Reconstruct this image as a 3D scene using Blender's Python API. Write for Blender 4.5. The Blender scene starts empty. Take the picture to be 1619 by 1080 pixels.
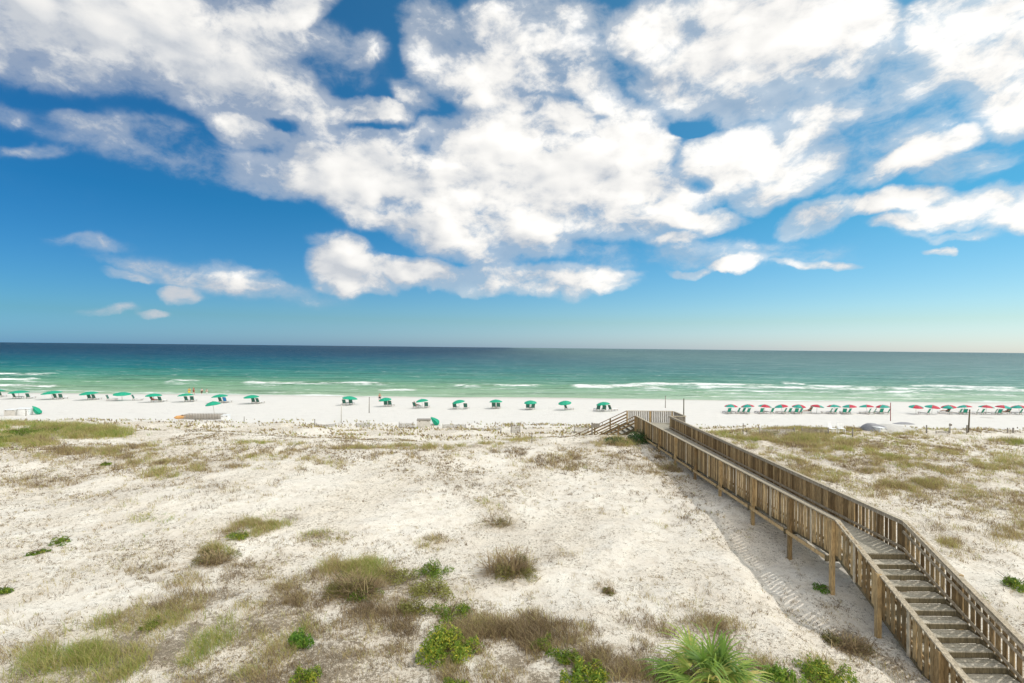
import bpy, bmesh, math, random
import numpy as np
from mathutils import Vector, Matrix, Euler
random.seed(7); rng = np.random.default_rng(11)
R = math.radians
S = bpy.context.scene; COL = S.collection

# ------------------------------------------------------------------ camera
CAMZ = 11.5; F = 800.0; PITCH = R(0.68); ROLL = R(0.60)
cam = bpy.data.objects.new('camera', bpy.data.cameras.new('camera')); COL.objects.link(cam)
CM = Matrix.Rotation(R(90)+PITCH, 4, 'X') @ Matrix.Rotation(ROLL, 4, 'Z')
cam.matrix_world = Matrix.Translation((0, 0, CAMZ)) @ CM
cam.data.sensor_width = 36; cam.data.lens = 36*F/1619; cam.data.clip_start = .1; cam.data.clip_end = 90000
S.camera = cam
CMn = np.array(CM.to_3x3())
def pdir(u, v):
    d = CMn @ np.array([(u-809.5)/F, -(v-540)/F, -1.0]); return d/np.linalg.norm(d)
def proj(x, y, z):                      # world -> photo pixel (arrays)
    p = np.stack([x, y, z-CAMZ], -1) @ CMn
    return 809.5 + F*p[..., 0]/-p[..., 2], 540 - F*p[..., 1]/-p[..., 2]

# ------------------------------------------------------------------ noise + terrain
def _h(i, j, s):
    i = i.astype(np.int64); j = j.astype(np.int64)
    n = (i*374761393 + j*668265263 + s*1442695041) & 0xffffffff
    n = ((n ^ (n >> 13))*1274126177) & 0xffffffff
    n = n ^ (n >> 16)
    return (n & 0xffff)/65535.0
def vn(x, y, s=0):
    x = np.asarray(x, float); y = np.asarray(y, float)
    i = np.floor(x); j = np.floor(y); fx = x-i; fy = y-j
    fx = fx*fx*(3-2*fx); fy = fy*fy*(3-2*fy)
    return (_h(i, j, s)*(1-fx)*(1-fy)+_h(i+1, j, s)*fx*(1-fy)+_h(i, j+1, s)*(1-fx)*fy+_h(i+1, j+1, s)*fx*fy)*2-1
def fbm(x, y, s=0, o=4):
    a = 0; w = 1; t = 0
    for k in range(o):
        a = a+w*vn(x*2**k+k*17.3, y*2**k-k*9.1, s+k); t += w; w *= .5
    return a/t
def ss(a, b, x):
    t = np.clip((np.asarray(x, float)-a)/(b-a), 0, 1); return t*t*(3-2*t)
PY = [-80, 0, 8, 14, 20, 28, 35, 39, 42, 46, 50, 60, 68, 85, 100, 112, 118, 126, 150, 300, 900, 60000]
PZ = [2.6, 2.9, 3.1, 3.25, 3.35, 3.8, 4.0, 4.0, 3.6, 2.4, 1.75, 1.5, 1.25, 1.05, .85, .28, -.12, -.5, -1.6, -6, -14, -14]
SXx = [-80, -45, -25, -12, 0, 6, 14, 24, 80]; SXs = [6, 6, 4, 0, 1, 3.2, 5, 8.5, 8.5]
def H(x, y):
    x = np.asarray(x, float); y = np.asarray(y, float)
    w = ss(15, 35, y)*(1-ss(60, 72, y))
    yy = y-np.interp(x, SXx, SXs)*w
    z = np.interp(yy, PY, PZ)+.0*x
    d = 1-ss(62, 74, y)
    z = z+d*(.32*fbm(x/9, y/9, 3, 3)+.14*fbm(x/2.3, y/2.3, 8, 3)+.055*fbm(x/.62, y/.62, 21, 2))
    z = z+(1-d)*(.05*fbm(x/7, y/3, 5, 3)+.012*fbm(x/.9, y/.9, 33, 2))*(1-ss(100, 112, y))
    # foredune hummocks
    fz = ss(47, 52, y)*(1-ss(66, 71, y)); z = z+fz*(.22*fbm(x/4, y/3, 41, 3)+.06*fbm(x/.9, y/.9, 43, 2))
    # worn trough beside and under the walkway
    le = 8.0+(y-15)*.16
    le = le+.7*fbm(x*0+3, y/2.2, 15, 3)
    t = ss(le-.35, le+.9, x)*(1-ss(15.0, 17, x))*(1-ss(18.5, 25, y))*ss(4, 9, y)
    z = z-.36*t
    z = z+.30*np.exp(-((x-11.5)/3.2)**2-((y-26)/4.5)**2)
    # shore cusps
    z = z+.12*fbm(x/16, y/60, 71, 2)*ss(98, 108, y)*(1-ss(122, 130, y))
    return z
def ground(u, v):
    d = pdir(u, v); t = np.concatenate([np.arange(6, 80, .1), np.arange(80, 400, .5)])
    x = d[0]*t; y = d[1]*t; z = CAMZ+d[2]*t; b = z < H(x, y)
    k = int(np.argmax(b)) if b.any() else len(t)-1
    return float(x[k]), float(y[k]), float(H(x[k], y[k]))
def hz(x, y): return float(H(x, y))

# ------------------------------------------------------------------ mesh helpers
def quick_mesh(name, V, Q=None, T=None, attrs=None, smooth=True):
    V = np.asarray(V, np.float32).reshape(-1, 3)
    me = bpy.data.meshes.new(name); me.vertices.add(len(V)); me.vertices.foreach_set('co', V.ravel())
    nq = 0 if Q is None else len(Q); nt = 0 if T is None else len(T)
    li = []
    if nq: li.append(np.asarray(Q, np.int32).ravel())
    if nt: li.append(np.asarray(T, np.int32).ravel())
    li = np.concatenate(li)
    me.loops.add(len(li)); me.loops.foreach_set('vertex_index', li)
    me.polygons.add(nq+nt)
    st = np.concatenate([np.arange(nq)*4, nq*4+np.arange(nt)*3]).astype(np.int32)
    me.polygons.foreach_set('loop_start', st)
    me.polygons.foreach_set('use_smooth', np.full(nq+nt, smooth))
    for k, a in (attrs or {}).items():
        at = me.attributes.new(k, 'FLOAT', 'POINT'); at.data.foreach_set('value', np.ascontiguousarray(a, dtype=np.float32).ravel())
    me.update(calc_edges=True); me.validate(); return me
def link(name, me, mat=None, parent=None):
    o = bpy.data.objects.new(name, me); COL.objects.link(o)
    if mat is not None and me is not None:
        for m in (mat if isinstance(mat, (list, tuple)) else [mat]): me.materials.append(m)
    if parent: o.parent = parent
    return o
def tag(o, label=None, cat=None, group=None, kind=None):
    if label: o['label'] = label
    if cat: o['category'] = cat
    if group: o['group'] = group
    if kind: o['kind'] = kind
    return o
def empty(name, loc, rz=0, label=None, cat=None, group=None):
    o = bpy.data.objects.new(name, None); COL.objects.link(o); o.empty_display_size = .2
    o.location = loc; o.rotation_euler = (0, 0, rz); return tag(o, label, cat, group)
def copy_tree(o, parent=None):
    c = o.copy(); COL.objects.link(c); c.parent = parent
    for k in ('label', 'category', 'group'):
        pass
    for ch in list(o.children): copy_tree(ch, c)
    return c
class MB:
    def __init__(s): s.v = []; s.f = []; s.m = []; s.t = []; s.sm = []
    def add(s, vs, fs, mi=0, tone=None, smooth=False):
        b = len(s.v); tone = random.random()**1.25 if tone is None else tone
        s.v += [tuple(p) for p in vs]; s.t += [tone]*len(vs)
        for f in fs: s.f.append([b+i for i in f]); s.m.append(mi); s.sm.append(smooth)
    def hexa(s, p, mi=0, tone=None):     # p: 4 bottom, 4 top (ccw from above)
        s.add(p, [(3, 2, 1, 0), (4, 5, 6, 7), (0, 1, 5, 4), (1, 2, 6, 5), (2, 3, 7, 6), (3, 0, 4, 7)], mi, tone)
    def box(s, c, d, mi=0, tone=None, rz=0):
        x, y, z = c; a, b, h = d[0]/2, d[1]/2, d[2]/2; ca, sa = math.cos(rz), math.sin(rz)
        q = [(-a, -b), (a, -b), (a, b), (-a, b)]
        s.hexa([(x+i*ca-j*sa, y+i*sa+j*ca, z+k) for k in (-h, h) for i, j in q], mi, tone)
    def bar(s, p0, p1, w, h, mi=0, tone=None, up=(0, 0, 1)):
        p0 = Vector(p0); p1 = Vector(p1); d = (p1-p0).normalized(); u = Vector(up)
        r = d.cross(u)
        if r.length < 1e-4: r = d.cross(Vector((1, 0, 0)))
        r.normalize(); u = r.cross(d).normalized(); r = r*w/2; u = u*h/2
        s.hexa([p0-r-u, p0+r-u, p1+r-u, p1-r-u, p0-r+u, p0+r+u, p1+r+u, p1-r+u], mi, tone)
    def tube(s, pts, rad, n=8, mi=0, tone=None):
        pts = [Vector(p) for p in pts]; vs = []
        for i, p in enumerate(pts):
            d = (pts[min(i+1, len(pts)-1)]-pts[max(i-1, 0)]).normalized()
            a = d.orthogonal().normalized() if i == 0 else (a-d*a.dot(d)).normalized()
            b = d.cross(a); r = rad[i] if isinstance(rad, (list, tuple)) else rad
            vs += [p+(a*math.cos(2*math.pi*k/n)+b*math.sin(2*math.pi*k/n))*r for k in range(n)]
        fs = [(i*n+k, i*n+(k+1) % n, (i+1)*n+(k+1) % n, (i+1)*n+k) for i in range(len(pts)-1) for k in range(n)]
        fs += [tuple(range(n))[::-1], tuple(range((len(pts)-1)*n, len(pts)*n))]
        s.add(vs, fs, mi, tone, True)
    def build(s, name, mat, parent=None, bevel=0):
        me = bpy.data.meshes.new(name); me.from_pydata(s.v, [], s.f); me.update()
        me.polygons.foreach_set('material_index', s.m); me.polygons.foreach_set('use_smooth', s.sm)
        at = me.attributes.new('tone', 'FLOAT', 'POINT'); at.data.foreach_set('value', np.array(s.t, np.float32))
        o = link(name, me, mat, parent)
        if bevel:
            b = o.modifiers.new('b', 'BEVEL'); b.width = bevel; b.segments = 1; b.limit_method = 'ANGLE'
        return o

# ------------------------------------------------------------------ node helpers
class NT:
    def __init__(s, tree): s.t = tree; s.n = tree.nodes; s.l = tree.links
    def new(s, typ, **kw):
        n = s.n.new(typ)
        for k, v in kw.items():
            if k.startswith('i_'):
                key = k[2:]; key = int(key) if key.isdigit() else key.replace('_', ' ')
                s.put(n.inputs[key], v)
            else: setattr(n, k, v)
        return n
    def put(s, sock, v):
        if isinstance(v, bpy.types.NodeSocket): s.l.new(v, sock)
        elif isinstance(v, bpy.types.Node): s.l.new(v.outputs[0], sock)
        else: sock.default_value = v
    def math(s, op, a, b=0.0, c=None, clamp=False):
        n = s.n.new('ShaderNodeMath'); n.operation = op; n.use_clamp = clamp
        s.put(n.inputs[0], a); s.put(n.inputs[1], b)
        if c is not None: s.put(n.inputs[2], c)
        return n.outputs[0]
    def vm(s, op, a, b=(0, 0, 0)):
        n = s.n.new('ShaderNodeVectorMath'); n.operation = op; s.put(n.inputs[0], a)
        if op == 'SCALE': s.put(n.inputs['Scale'], b)
        else: s.put(n.inputs[1], b)
        return n.outputs['Value'] if op in ('DOT_PRODUCT', 'LENGTH') else n.outputs[0]
    def mr(s, v, a, b, c=0.0, d=1.0, it='SMOOTHSTEP'):
        n = s.n.new('ShaderNodeMapRange'); n.interpolation_type = it
        s.put(n.inputs[0], v)
        for i, q in enumerate((a, b, c, d)): s.put(n.inputs[i+1], q)
        return n.outputs[0]
    def mix(s, f, a, b, bt='MIX'):
        n = s.n.new('ShaderNodeMix'); n.data_type = 'RGBA'; n.blend_type = bt; n.clamp_factor = True
        s.put(n.inputs[0], f)
        for i, q in ((6, a), (7, b)):
            if isinstance(q, tuple) and len(q) == 3: q = q+(1,)
            s.put(n.inputs[i], q)
        return n.outputs[2]
    def noise(s, vec, scale, det=4.0, rough=.55, dist=0.0):
        n = s.n.new('ShaderNodeTexNoise'); s.put(n.inputs['Vector'], vec)
        n.inputs['Scale'].default_value = scale; n.inputs['Detail'].default_value = det
        n.inputs['Roughness'].default_value = rough; n.inputs['Distortion'].default_value = dist
        return n.outputs['Fac']
    def ramp(s, f, stops, interp='LINEAR'):
        n = s.n.new('ShaderNodeValToRGB'); s.put(n.inputs[0], f); e = n.color_ramp.elements
        n.color_ramp.interpolation = interp
        while len(e) < len(stops): e.new(.5)
        for el, (p, c) in zip(e, stops): el.position = p; el.color = tuple(c)+(1,)
        return n.outputs[0]
def material(name, fn):
    m = bpy.data.materials.new(name); m.use_nodes = True; t = NT(m.node_tree); t.n.clear()
    out = t.new('ShaderNodeOutputMaterial'); sh = fn(t); t.l.new(sh, out.inputs[0]); return m
def princ(t, col, rough=.6, spec=.3, normal=None, **kw):
    p = t.new('ShaderNodeBsdfPrincipled')
    if isinstance(col, tuple) and len(col) == 3: col = col+(1,)
    t.put(p.inputs['Base Color'], col); t.put(p.inputs['Roughness'], rough); t.put(p.inputs['Specular IOR Level'], spec)
    if normal is not None: t.put(p.inputs['Normal'], normal)
    for k, v in kw.items(): t.put(p.inputs[k.replace('_', ' ')], v)
    return p.outputs[0]
def bump(t, h, s, d):
    b = t.new('ShaderNodeBump'); t.put(b.inputs['Height'], h); b.inputs['Strength'].default_value = s; b.inputs['Distance'].default_value = d
    return b.outputs[0]
def simple(name, col, rough=.6, spec=.3, var=.12, scale=6):
    def fn(t):
        g = t.new('ShaderNodeNewGeometry'); n = t.noise(g.outputs['Position'], scale, 4)
        k = t.mr(n, .3, .7, 1-var, 1+var, 'LINEAR')
        c = t.vm('SCALE', col, k)
        return princ(t, c, rough, spec, bump(t, n, .3, .01))
    return material(name, fn)

def m_sand(t):
    pos = t.new('ShaderNodeNewGeometry').outputs['Position']; sep = t.new('ShaderNodeSeparateXYZ'); t.put(sep.inputs[0], pos)
    big = t.noise(pos, .22, 4, .6); mid = t.noise(pos, 1.3, 5, .65); fine = t.noise(pos, 9, 4, .7); tiny = t.noise(pos, 42, 3, .6)
    dune = t.mr(sep.outputs[1], 62, 68, 1, 0)
    wet = t.mr(t.math('ADD', sep.outputs[1], t.math('MULTIPLY', mid, 2.0)), 109.5, 113.5)
    lit = t.new('ShaderNodeAttribute', attribute_name='litter').outputs['Fac']
    base = t.mix(t.mr(mid, .3, .7), (.66, .605, .52), (.79, .745, .655))
    base = t.mix(t.math('MULTIPLY', t.mr(big, .42, .62), .35), base, (.62, .54, .43))
    base = t.mix(t.math('SUBTRACT', 1, dune), base, (.66, .635, .59))
    mot = t.noise(pos, 2.9, 5, .72)
    base = t.mix(t.math('MULTIPLY', t.math('MULTIPLY', t.mr(mot, .50, .66), .5), dune), base, (.40, .335, .25))
    trk = t.noise(t.vm('MULTIPLY', pos, (.5, 1.5, 1)), 1.0, 5, .7)
    base = t.mix(t.math('MULTIPLY', t.math('SUBTRACT', 1, dune), t.mr(trk, .48, .7, 0, .35)), base, (.50, .47, .42))
    # litter: dark crumbs of dead stems, denser in drifts
    drift = t.math('MAXIMUM', t.mr(t.math('ADD', t.math('MULTIPLY', big, .5), t.math('MULTIPLY', mid, .5)), .34, .58), lit)
    th = t.math('ADD', t.math('MULTIPLY_ADD', drift, -.15, .695), t.math('MULTIPLY', lit, -.12))
    crumb = t.math('MULTIPLY', t.mr(t.math('SUBTRACT', fine, th), 0, .05), dune)
    crumb2 = t.math('MULTIPLY', t.mr(t.math('SUBTRACT', tiny, t.math('ADD', t.math('MULTIPLY_ADD', drift, -.13, .675), t.math('MULTIPLY', lit, -.08))), 0, .05), dune)
    base = t.mix(t.math('MULTIPLY', lit, .5), base, (.40, .31, .20))
    c = t.mix(t.math('MULTIPLY', crumb, .8), base, (.22, .18, .125))
    c = t.mix(t.math('MULTIPLY', crumb2, .8), c, (.16, .13, .09))
    c = t.mix(t.math('MULTIPLY', wet, .6), c, (.48, .43, .35))
    h = t.math('ADD', t.math('MULTIPLY', fine, .5), t.math('ADD', t.math('MULTIPLY', mid, 1.6), t.math('MULTIPLY', tiny, .15)))
    return princ(t, c, t.math('MULTIPLY_ADD', wet, -.5, .92), .15, bump(t, h, .8, .10))
M = {}
M['sand'] = material('sand', m_sand)

def m_wood(dark, light, grn=.3):
    def fn(t):
        at = t.new('ShaderNodeAttribute', attribute_name='tone'); pos = t.new('ShaderNodeNewGeometry').outputs['Position']
        v = t.vm('MULTIPLY', pos, (9, 9, 1.6)); g = t.noise(v, 2.2, 6, .7, .4); big = t.noise(pos, .9, 3)
        c = t.mix(at.outputs['Fac'], dark, light)
        c = t.mix(t.mr(g, .35, .65), t.vm('SCALE', c, .6), t.vm('SCALE', c, 1.22))
        c = t.mix(t.math('MULTIPLY', t.mr(big, .5, .72), grn), c, (.17, .165, .11))
        return princ(t, c, .8, .2, bump(t, g, .5, .01))
    return fn
M['slat'] = material('weathered_slat_wood', m_wood((.14, .09, .04), (.50, .36, .185)))
M['cap'] = material('bleached_rail_wood', m_wood((.33, .28, .205), (.46, .40, .30), .1))
M['deckw'] = material('grey_deck_wood', m_wood((.36, .33, .26), (.46, .42, .34), .1))
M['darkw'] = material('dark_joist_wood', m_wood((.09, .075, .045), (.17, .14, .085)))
M['greyw'] = material('grey_fence_wood', m_wood((.22, .2, .17), (.36, .33, .29), .1))

def m_leaf(ramp, trans=.35):
    def fn(t):
        at = t.new('ShaderNodeAttribute', attribute_name='tone'); c = t.ramp(at.outputs['Fac'], ramp)
        p = princ(t, c, .55, .3); tr = t.new('ShaderNodeBsdfTranslucent'); t.put(tr.inputs[0], c)
        m = t.new('ShaderNodeMixShader', i_0=trans); t.l.new(p, m.inputs[1]); t.l.new(tr.outputs[0], m.inputs[2]); return m.outputs[0]
    return fn
M['grass'] = material('dune_grass', m_leaf([(0, (.15, .105, .06)), (.25, (.34, .25, .14)), (.5, (.55, .45, .22)), (.7, (.40, .40, .11)), (1, (.20, .30, .05))]))
M['bright'] = material('bright_leaves', m_leaf([(0, (.08, .16, .01)), (.45, (.17, .27, .03)), (.75, (.33, .38, .05)), (1, (.58, .52, .06))]))
M['green'] = material('green_leaves', m_leaf([(0, (.05, .13, .02)), (.6, (.15, .30, .035)), (1, (.33, .42, .06))]))
M['olive'] = material('olive_leaves', m_leaf([(0, (.10, .085, .035)), (.5, (.22, .21, .06)), (1, (.36, .38, .09))]))
M['brownleaf'] = material('dry_leaves', m_leaf([(0, (.08, .055, .035)), (.5, (.19, .14, .08)), (1, (.22, .22, .08))]))
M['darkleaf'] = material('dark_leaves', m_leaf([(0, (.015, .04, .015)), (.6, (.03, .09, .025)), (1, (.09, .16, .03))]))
M['palm'] = material('palm_leaves', m_leaf([(0, (.07, .15, .025)), (.5, (.17, .29, .045)), (.85, (.33, .42, .08)), (1, (.52, .45, .14))], .3))
M['stem'] = simple('woody_stem', (.14, .10, .065), .9, .1)
M['cgreen'] = simple('green_canvas', (.02, .33, .20), .7, .2)
M['cteal'] = simple('teal_canvas', (.025, .33, .26), .7, .2)
M['cred'] = simple('red_canvas', (.46, .035, .06), .7, .2)
M['white'] = simple('white_paint', (.72, .73, .72), .5, .4)
M['chairgreen'] = simple('dark_green_sling', (.045, .14, .11), .7, .2)
M['chairteal'] = simple('teal_sling', (.02, .24, .17), .7, .2)
M['chairframe'] = simple('pale_wood_frame', (.42, .38, .33), .7, .2)
M['skin'] = simple('skin', (.42, .23, .15), .5, .4, .05)
M['hair'] = simple('dark_hair', (.04, .025, .015), .6, .3)
M['yellow'] = simple('yellow_cloth', (.72, .62, .03), .8, .1)
M['maroon'] = simple('dark_red_cloth', (.22, .03, .02), .8, .1)
M['redcloth'] = simple('red_cloth', (.6, .04, .05), .8, .1)
M['pink'] = simple('pink_cloth', (.7, .30, .32), .8, .1)
M['whitecloth'] = simple('white_cloth', (.75, .75, .75), .8, .1)
M['darkcloth'] = simple('dark_cloth', (.03, .035, .045), .8, .1)
M['bluecloth'] = simple('blue_cloth', (.03, .2, .48), .8, .1)
M['cyancloth'] = simple('cyan_cloth', (.2, .6, .65), .8, .1)
M['tarp'] = simple('grey_tarp', (.50, .48, .44), .8, .1)
M['tarpdark'] = simple('slate_tarp', (.27, .27, .28), .8, .1)
M['boxside'] = simple('pale_grey_box', (.55, .53, .49), .7, .2)
M['orange'] = simple('orange_plastic', (.62, .34, .13), .6, .3)

# ------------------------------------------------------------------ setting: sand
def axis(segs):
    out = [segs[0][0]]
    for a, b, d in segs:
        n = max(1, int(round((b-a)/d))); out += list(np.linspace(a, b, n+1)[1:])
    return np.array(out)
def grid(xs, ys, zf):
    X, Y = np.meshgrid(xs, ys); Z = zf(X, Y); nx = len(xs); ny = len(ys)
    V = np.stack([X, Y, Z], -1).reshape(-1, 3)
    i = (np.arange(ny-1)[:, None]*nx+np.arange(nx-1)[None]).ravel()
    return V, np.stack([i, i+1, i+nx+1, i+nx], -1), X, Y
xs = axis([(-9000, -900, 900), (-900, -120, 20), (-120, -54, .8), (-54, 56, .2), (56, 120, .8), (120, 900, 20), (900, 9000, 900)])
ys = axis([(-400, -20, 20), (-20, 8, 1), (8, 30, .16), (30, 54, .24), (54, 72, .3), (72, 128, .6), (128, 300, 6), (300, 2100, 60)])
GV, GQ, GX, GY = grid(xs, ys, H)

# ------------------------------------------------------------------ setting: sea
def shore_px(u): return np.interp(u, [0, 300, 500, 780, 1040, 1300, 1619], [616, 622, 625, 631, 633, 634, 635])
def unproj0(u, v):
    d = pdir(u, v); t = -CAMZ/d[2]; return d[0]*t, d[1]*t
BR = [  # breakers in the photograph: x0, x1, y, half thickness px, strength
 (-60, 105, 592.5, 1.0, .95), (-60, 60, 600, 1.8, .8), (0, 100, 604, 1.5, .45), (-60, 110, 611.5, 1.0, .9), (262, 325, 603.5, 1.7, .9), (280, 292, 592, .6, .7),
 (370, 632, 606.6, 1.2, 1.0), (380, 470, 610, 1.4, .55), (590, 668, 617.5, .9, .8), (300, 520, 619.5, .6, .4), (690, 870, 610.5, 1.7, .8), (730, 790, 612.5, 1.2, .9), (880, 905, 615, 1.2, .5),
 (900, 1062, 613.2, 2.0, 1.15), (1000, 1240, 609.5, 1.6, 1.0), (1060, 1420, 613.5, 3.0, .8), (1236, 1268, 606.8, .9, 1.0), (1275, 1345, 613.0, 1.3, 1.1), (1440, 1610, 612.8, 1.5, 1.0), (1390, 1680, 617, 2.6, .75),
 (960, 1330, 619.5, 2.2, .65), (1050, 1680, 624.5, 2.3, .55), (1100, 1520, 629.5, 1.3, .6), (1340, 1450, 621, 1.4, .8)]
BRW = []
for x0, x1, y, th, s in BR:
    a = unproj0(x0, y+.0105*(0)); b = unproj0(x1, y); m = unproj0((x0+x1)/2, y); m2 = unproj0((x0+x1)/2, y+th)
    BRW.append((m[0], abs(b[0]-a[0])/2, m[1], abs(m[1]-m2[1]), s))
def edgeY(x):
    u = np.clip(809.5+F*x/117.0, -200, 1819)
    v = shore_px(u)-(541+17*u/1619)
    return CAMZ*F/v
def foam(x, y):
    f = np.zeros_like(x)
    wob = 2.2*fbm(x/18, y/40, 91, 3)
    for cx, hw, cy, hy, s in BRW:
        dx = np.abs(x-cx)/hw; e = 1-ss(.7, 1.08, dx+.15*fbm(x/6, y/3, 92, 2))
        dy = (y+wob-cy)/hy; g = np.where(dy > 0, np.exp(-(dy*1.8)**2), np.exp(-(dy*1.1)**2))
        f = np.maximum(f, s*e*g); g2 = np.exp(-(dy/3.2)**2)*np.where(dy > 0, .0, 1); f = np.maximum(f, .42*s*e*g2)
    f = f*np.clip(.78+.75*fbm(x/7, y/1.6, 97, 3), .1, 1.15)
    ed = y-edgeY(x)-1.2*fbm(x/8, x*0, 95, 3)
    f = np.maximum(f, .85*np.exp(-(np.maximum(ed-1.0, 0)/1.5)**2)*(.65+.5*vn(x/14, x*0, 96)))
    return f
def wz(x, y):
    d = y-110
    a = ss(3, 14, d)*(1-ss(120, 260, d))
    a = ss(3, 14, d)*(1-ss(200, 330, y))
    z = .20*a*fbm(x/11, y/2.6, 51, 3)+.09*a*fbm(x/2.6, y/1.2, 52, 2)+.16*a*ss(125, 160, y)*fbm(x/26, y/5, 53, 2)
    for cx, hw, cy, hy, s in BRW:
        e = 1-ss(.75, 1.3, np.abs(x-cx)/hw); wob = 2.2*fbm(x/18, y/40, 91, 3)
        z = z+.62*s*e*np.exp(-((y+wob-cy-1.5)/2.2)**2)
    return z
xs2 = axis([(-40000, -4000, 6000), (-4000, -420, 200), (-420, -200, 4), (-200, 200, 1.0), (200, 400, 4), (400, 4000, 200), (4000, 40000, 6000)])
ys2 = np.concatenate([axis([(108, 200, .45), (200, 330, .9)]), 330*np.geomspace(1, 180, 120)[1:]])
V, Q, X, Y = grid(xs2, ys2, wz)
def m_sea(t):
    pos = t.new('ShaderNodeNewGeometry').outputs['Position']; sep = t.new('ShaderNodeSeparateXYZ'); t.put(sep.inputs[0], pos); x, y = sep.outputs[0], sep.outputs[1]
    lgy = t.math('LOGARITHM', y, 10.0)
    wob = t.noise(t.vm('MULTIPLY', pos, (.006, .02, 1)), 1.0, 5, .6)
    k = t.mr(t.math('ADD', lgy, t.math('MULTIPLY_ADD', wob, .16, -.08)), 2.05, 3.05, 0, 1, 'LINEAR')
    c = t.ramp(k, [(0, (.34, .50, .33)), (.12, (.17, .37, .22)), (.22, (.06, .27, .20)), (.34, (.012, .18, .19)), (.52, (.003, .115, .165)), (.72, (.002, .070, .135)), (1, (.001, .050, .105))])
    # dark sea-grass bands, then cloud reflection and glint painted grey toward the right
    pt = t.noise(t.vm('MULTIPLY', pos, (.012, .075, 1)), 1.0, 5, .62)
    c = t.mix(t.math('MULTIPLY', t.mr(pt, .5, .68), .5), c, t.vm('SCALE', c, .55))
    refl_grey = t.math('MULTIPLY', t.mr(x, -190, 260, 0, .62), t.mr(y, 400, 2500, 1, .75))
    c = t.mix(refl_grey, c, t.mix(t.mr(y, 118, 170), (.34, .50, .38), (.15, .29, .26)))
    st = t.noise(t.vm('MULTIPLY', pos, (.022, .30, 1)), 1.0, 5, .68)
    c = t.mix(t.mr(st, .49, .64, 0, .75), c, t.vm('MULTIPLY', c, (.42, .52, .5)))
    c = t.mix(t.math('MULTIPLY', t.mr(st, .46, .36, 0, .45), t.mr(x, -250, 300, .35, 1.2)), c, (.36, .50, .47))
    c = t.vm('MULTIPLY', c, (.97, .89, .90))
    fa = t.new('ShaderNodeAttribute', attribute_name='foam').outputs['Fac']
    n = t.noise(t.vm('MULTIPLY', pos, (.10, .35, 1)), 1.0, 6, .68)
    n9 = t.noise(t.vm('MULTIPLY', pos, (.5, 1.6, 1)), 1.0, 4, .7)
    fm = t.mr(t.math('ADD', t.math('MULTIPLY', fa, 1.05), t.math('ADD', t.math('MULTIPLY_ADD', n, 3.4, -1.75), t.math('MULTIPLY_ADD', n9, 1.6, -.8))), .18, 1.15)
    # little whitecaps further out, plus sun glints painted as white specks rightward
    cap_glint = t.noise(t.vm('MULTIPLY', pos, (.05, .22, 1)), 1.0, 3, .6)
    wth = t.mr(x, -200, 500, .765, .66, 'LINEAR')
    fm = t.math('MAXIMUM', fm, t.math('MULTIPLY', t.mr(t.math('SUBTRACT', cap_glint, wth), 0, .035), t.mr(y, 160, 1500, .75, .1)))
    c = t.mix(fm, c, (.80, .82, .80))
    dist = t.mr(y, 110, 1500, 1, .0)
    w1 = t.noise(t.vm('MULTIPLY', pos, (.28, .9, 1)), 1.0, 5, .6); w2 = t.noise(t.vm('MULTIPLY', pos, (.03, .11, 1)), 1.0, 4, .6)
    b1 = bump(t, t.math('ADD', w1, t.math('MULTIPLY', w2, 4)), .9, .8)
    df = t.new('ShaderNodeBsdfDiffuse'); t.put(df.inputs[0], c); t.put(df.inputs['Normal'], b1)
    gl = t.new('ShaderNodeBsdfGlossy', i_Roughness=.30); t.put(gl.inputs['Normal'], b1)
    lw = t.new('ShaderNodeLayerWeight', i_Blend=.22); t.put(lw.inputs['Normal'], b1)
    fac = t.math('MULTIPLY', t.math('MULTIPLY_ADD', lw.outputs['Fresnel'], .17, .015), t.math('SUBTRACT', 1.0, fm))
    m = t.new('ShaderNodeMixShader'); t.put(m.inputs[0], fac); t.l.new(df.outputs[0], m.inputs[1]); t.l.new(gl.outputs[0], m.inputs[2]); return m.outputs[0]
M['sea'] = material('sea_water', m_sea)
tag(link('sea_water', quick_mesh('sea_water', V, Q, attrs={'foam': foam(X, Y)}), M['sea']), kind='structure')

# ------------------------------------------------------------------ boardwalk
DZ = 4.63; CAPH = 1.07; SL = .46
bw = empty('boardwalk', (0, 0, 0), 0, 'long weathered wooden boardwalk with slatted railings and stairs at both ends, crossing the dune', 'boardwalk')
def XL(y): return np.interp(y, [17.6, 44], [11.28, 10.9])
def XR(y): return np.interp(y, [17.6, 44], [13.5, 13.72])
def deckz(y): return DZ if y >= 17.3 else DZ-SL*(17.3-y)
def slat_panel(side, y0, y1, name='railing_panel'):
    b = MB(); s = -1 if side == 'L' else 1; fx = XL if side == 'L' else XR
    tight = y0 > (24 if side == 'L' else 19)
    n = max(1, int(round((y1-y0)/(.168 if tight else .19)))); p = (y1-y0)/n; gp = .010 if tight else (.037 if side == 'L' else .033)
    for i in range(n):
        a = y0+i*p+gp; c = a+p-2*gp
        pass
        j = random.uniform(-.011, .011); xa = fx(a)+s*(.035+j)-.0; xb = fx(c)+s*(.035+j+random.uniform(-.003, .003)); w = .030*s
        za, zc = deckz(a), deckz(c); lo = -.20+random.uniform(-.015, .015); hi = CAPH-.045; lo += random.uniform(-.02, .02)
        P = [(xa, a), (xa+w, a), (xb+w, c), (xb, c)] if s > 0 else [(xa+w, a), (xa, a), (xb, c), (xb+w, c)]
        zs = [za, za, zc, zc]
        b.hexa([(q[0], q[1], z+lo) for q, z in zip(P, zs)]+[(q[0], q[1], z+hi) for q, z in zip(P, zs)])
    o = b.build(name, M['slat'], bw)
    return o
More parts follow.
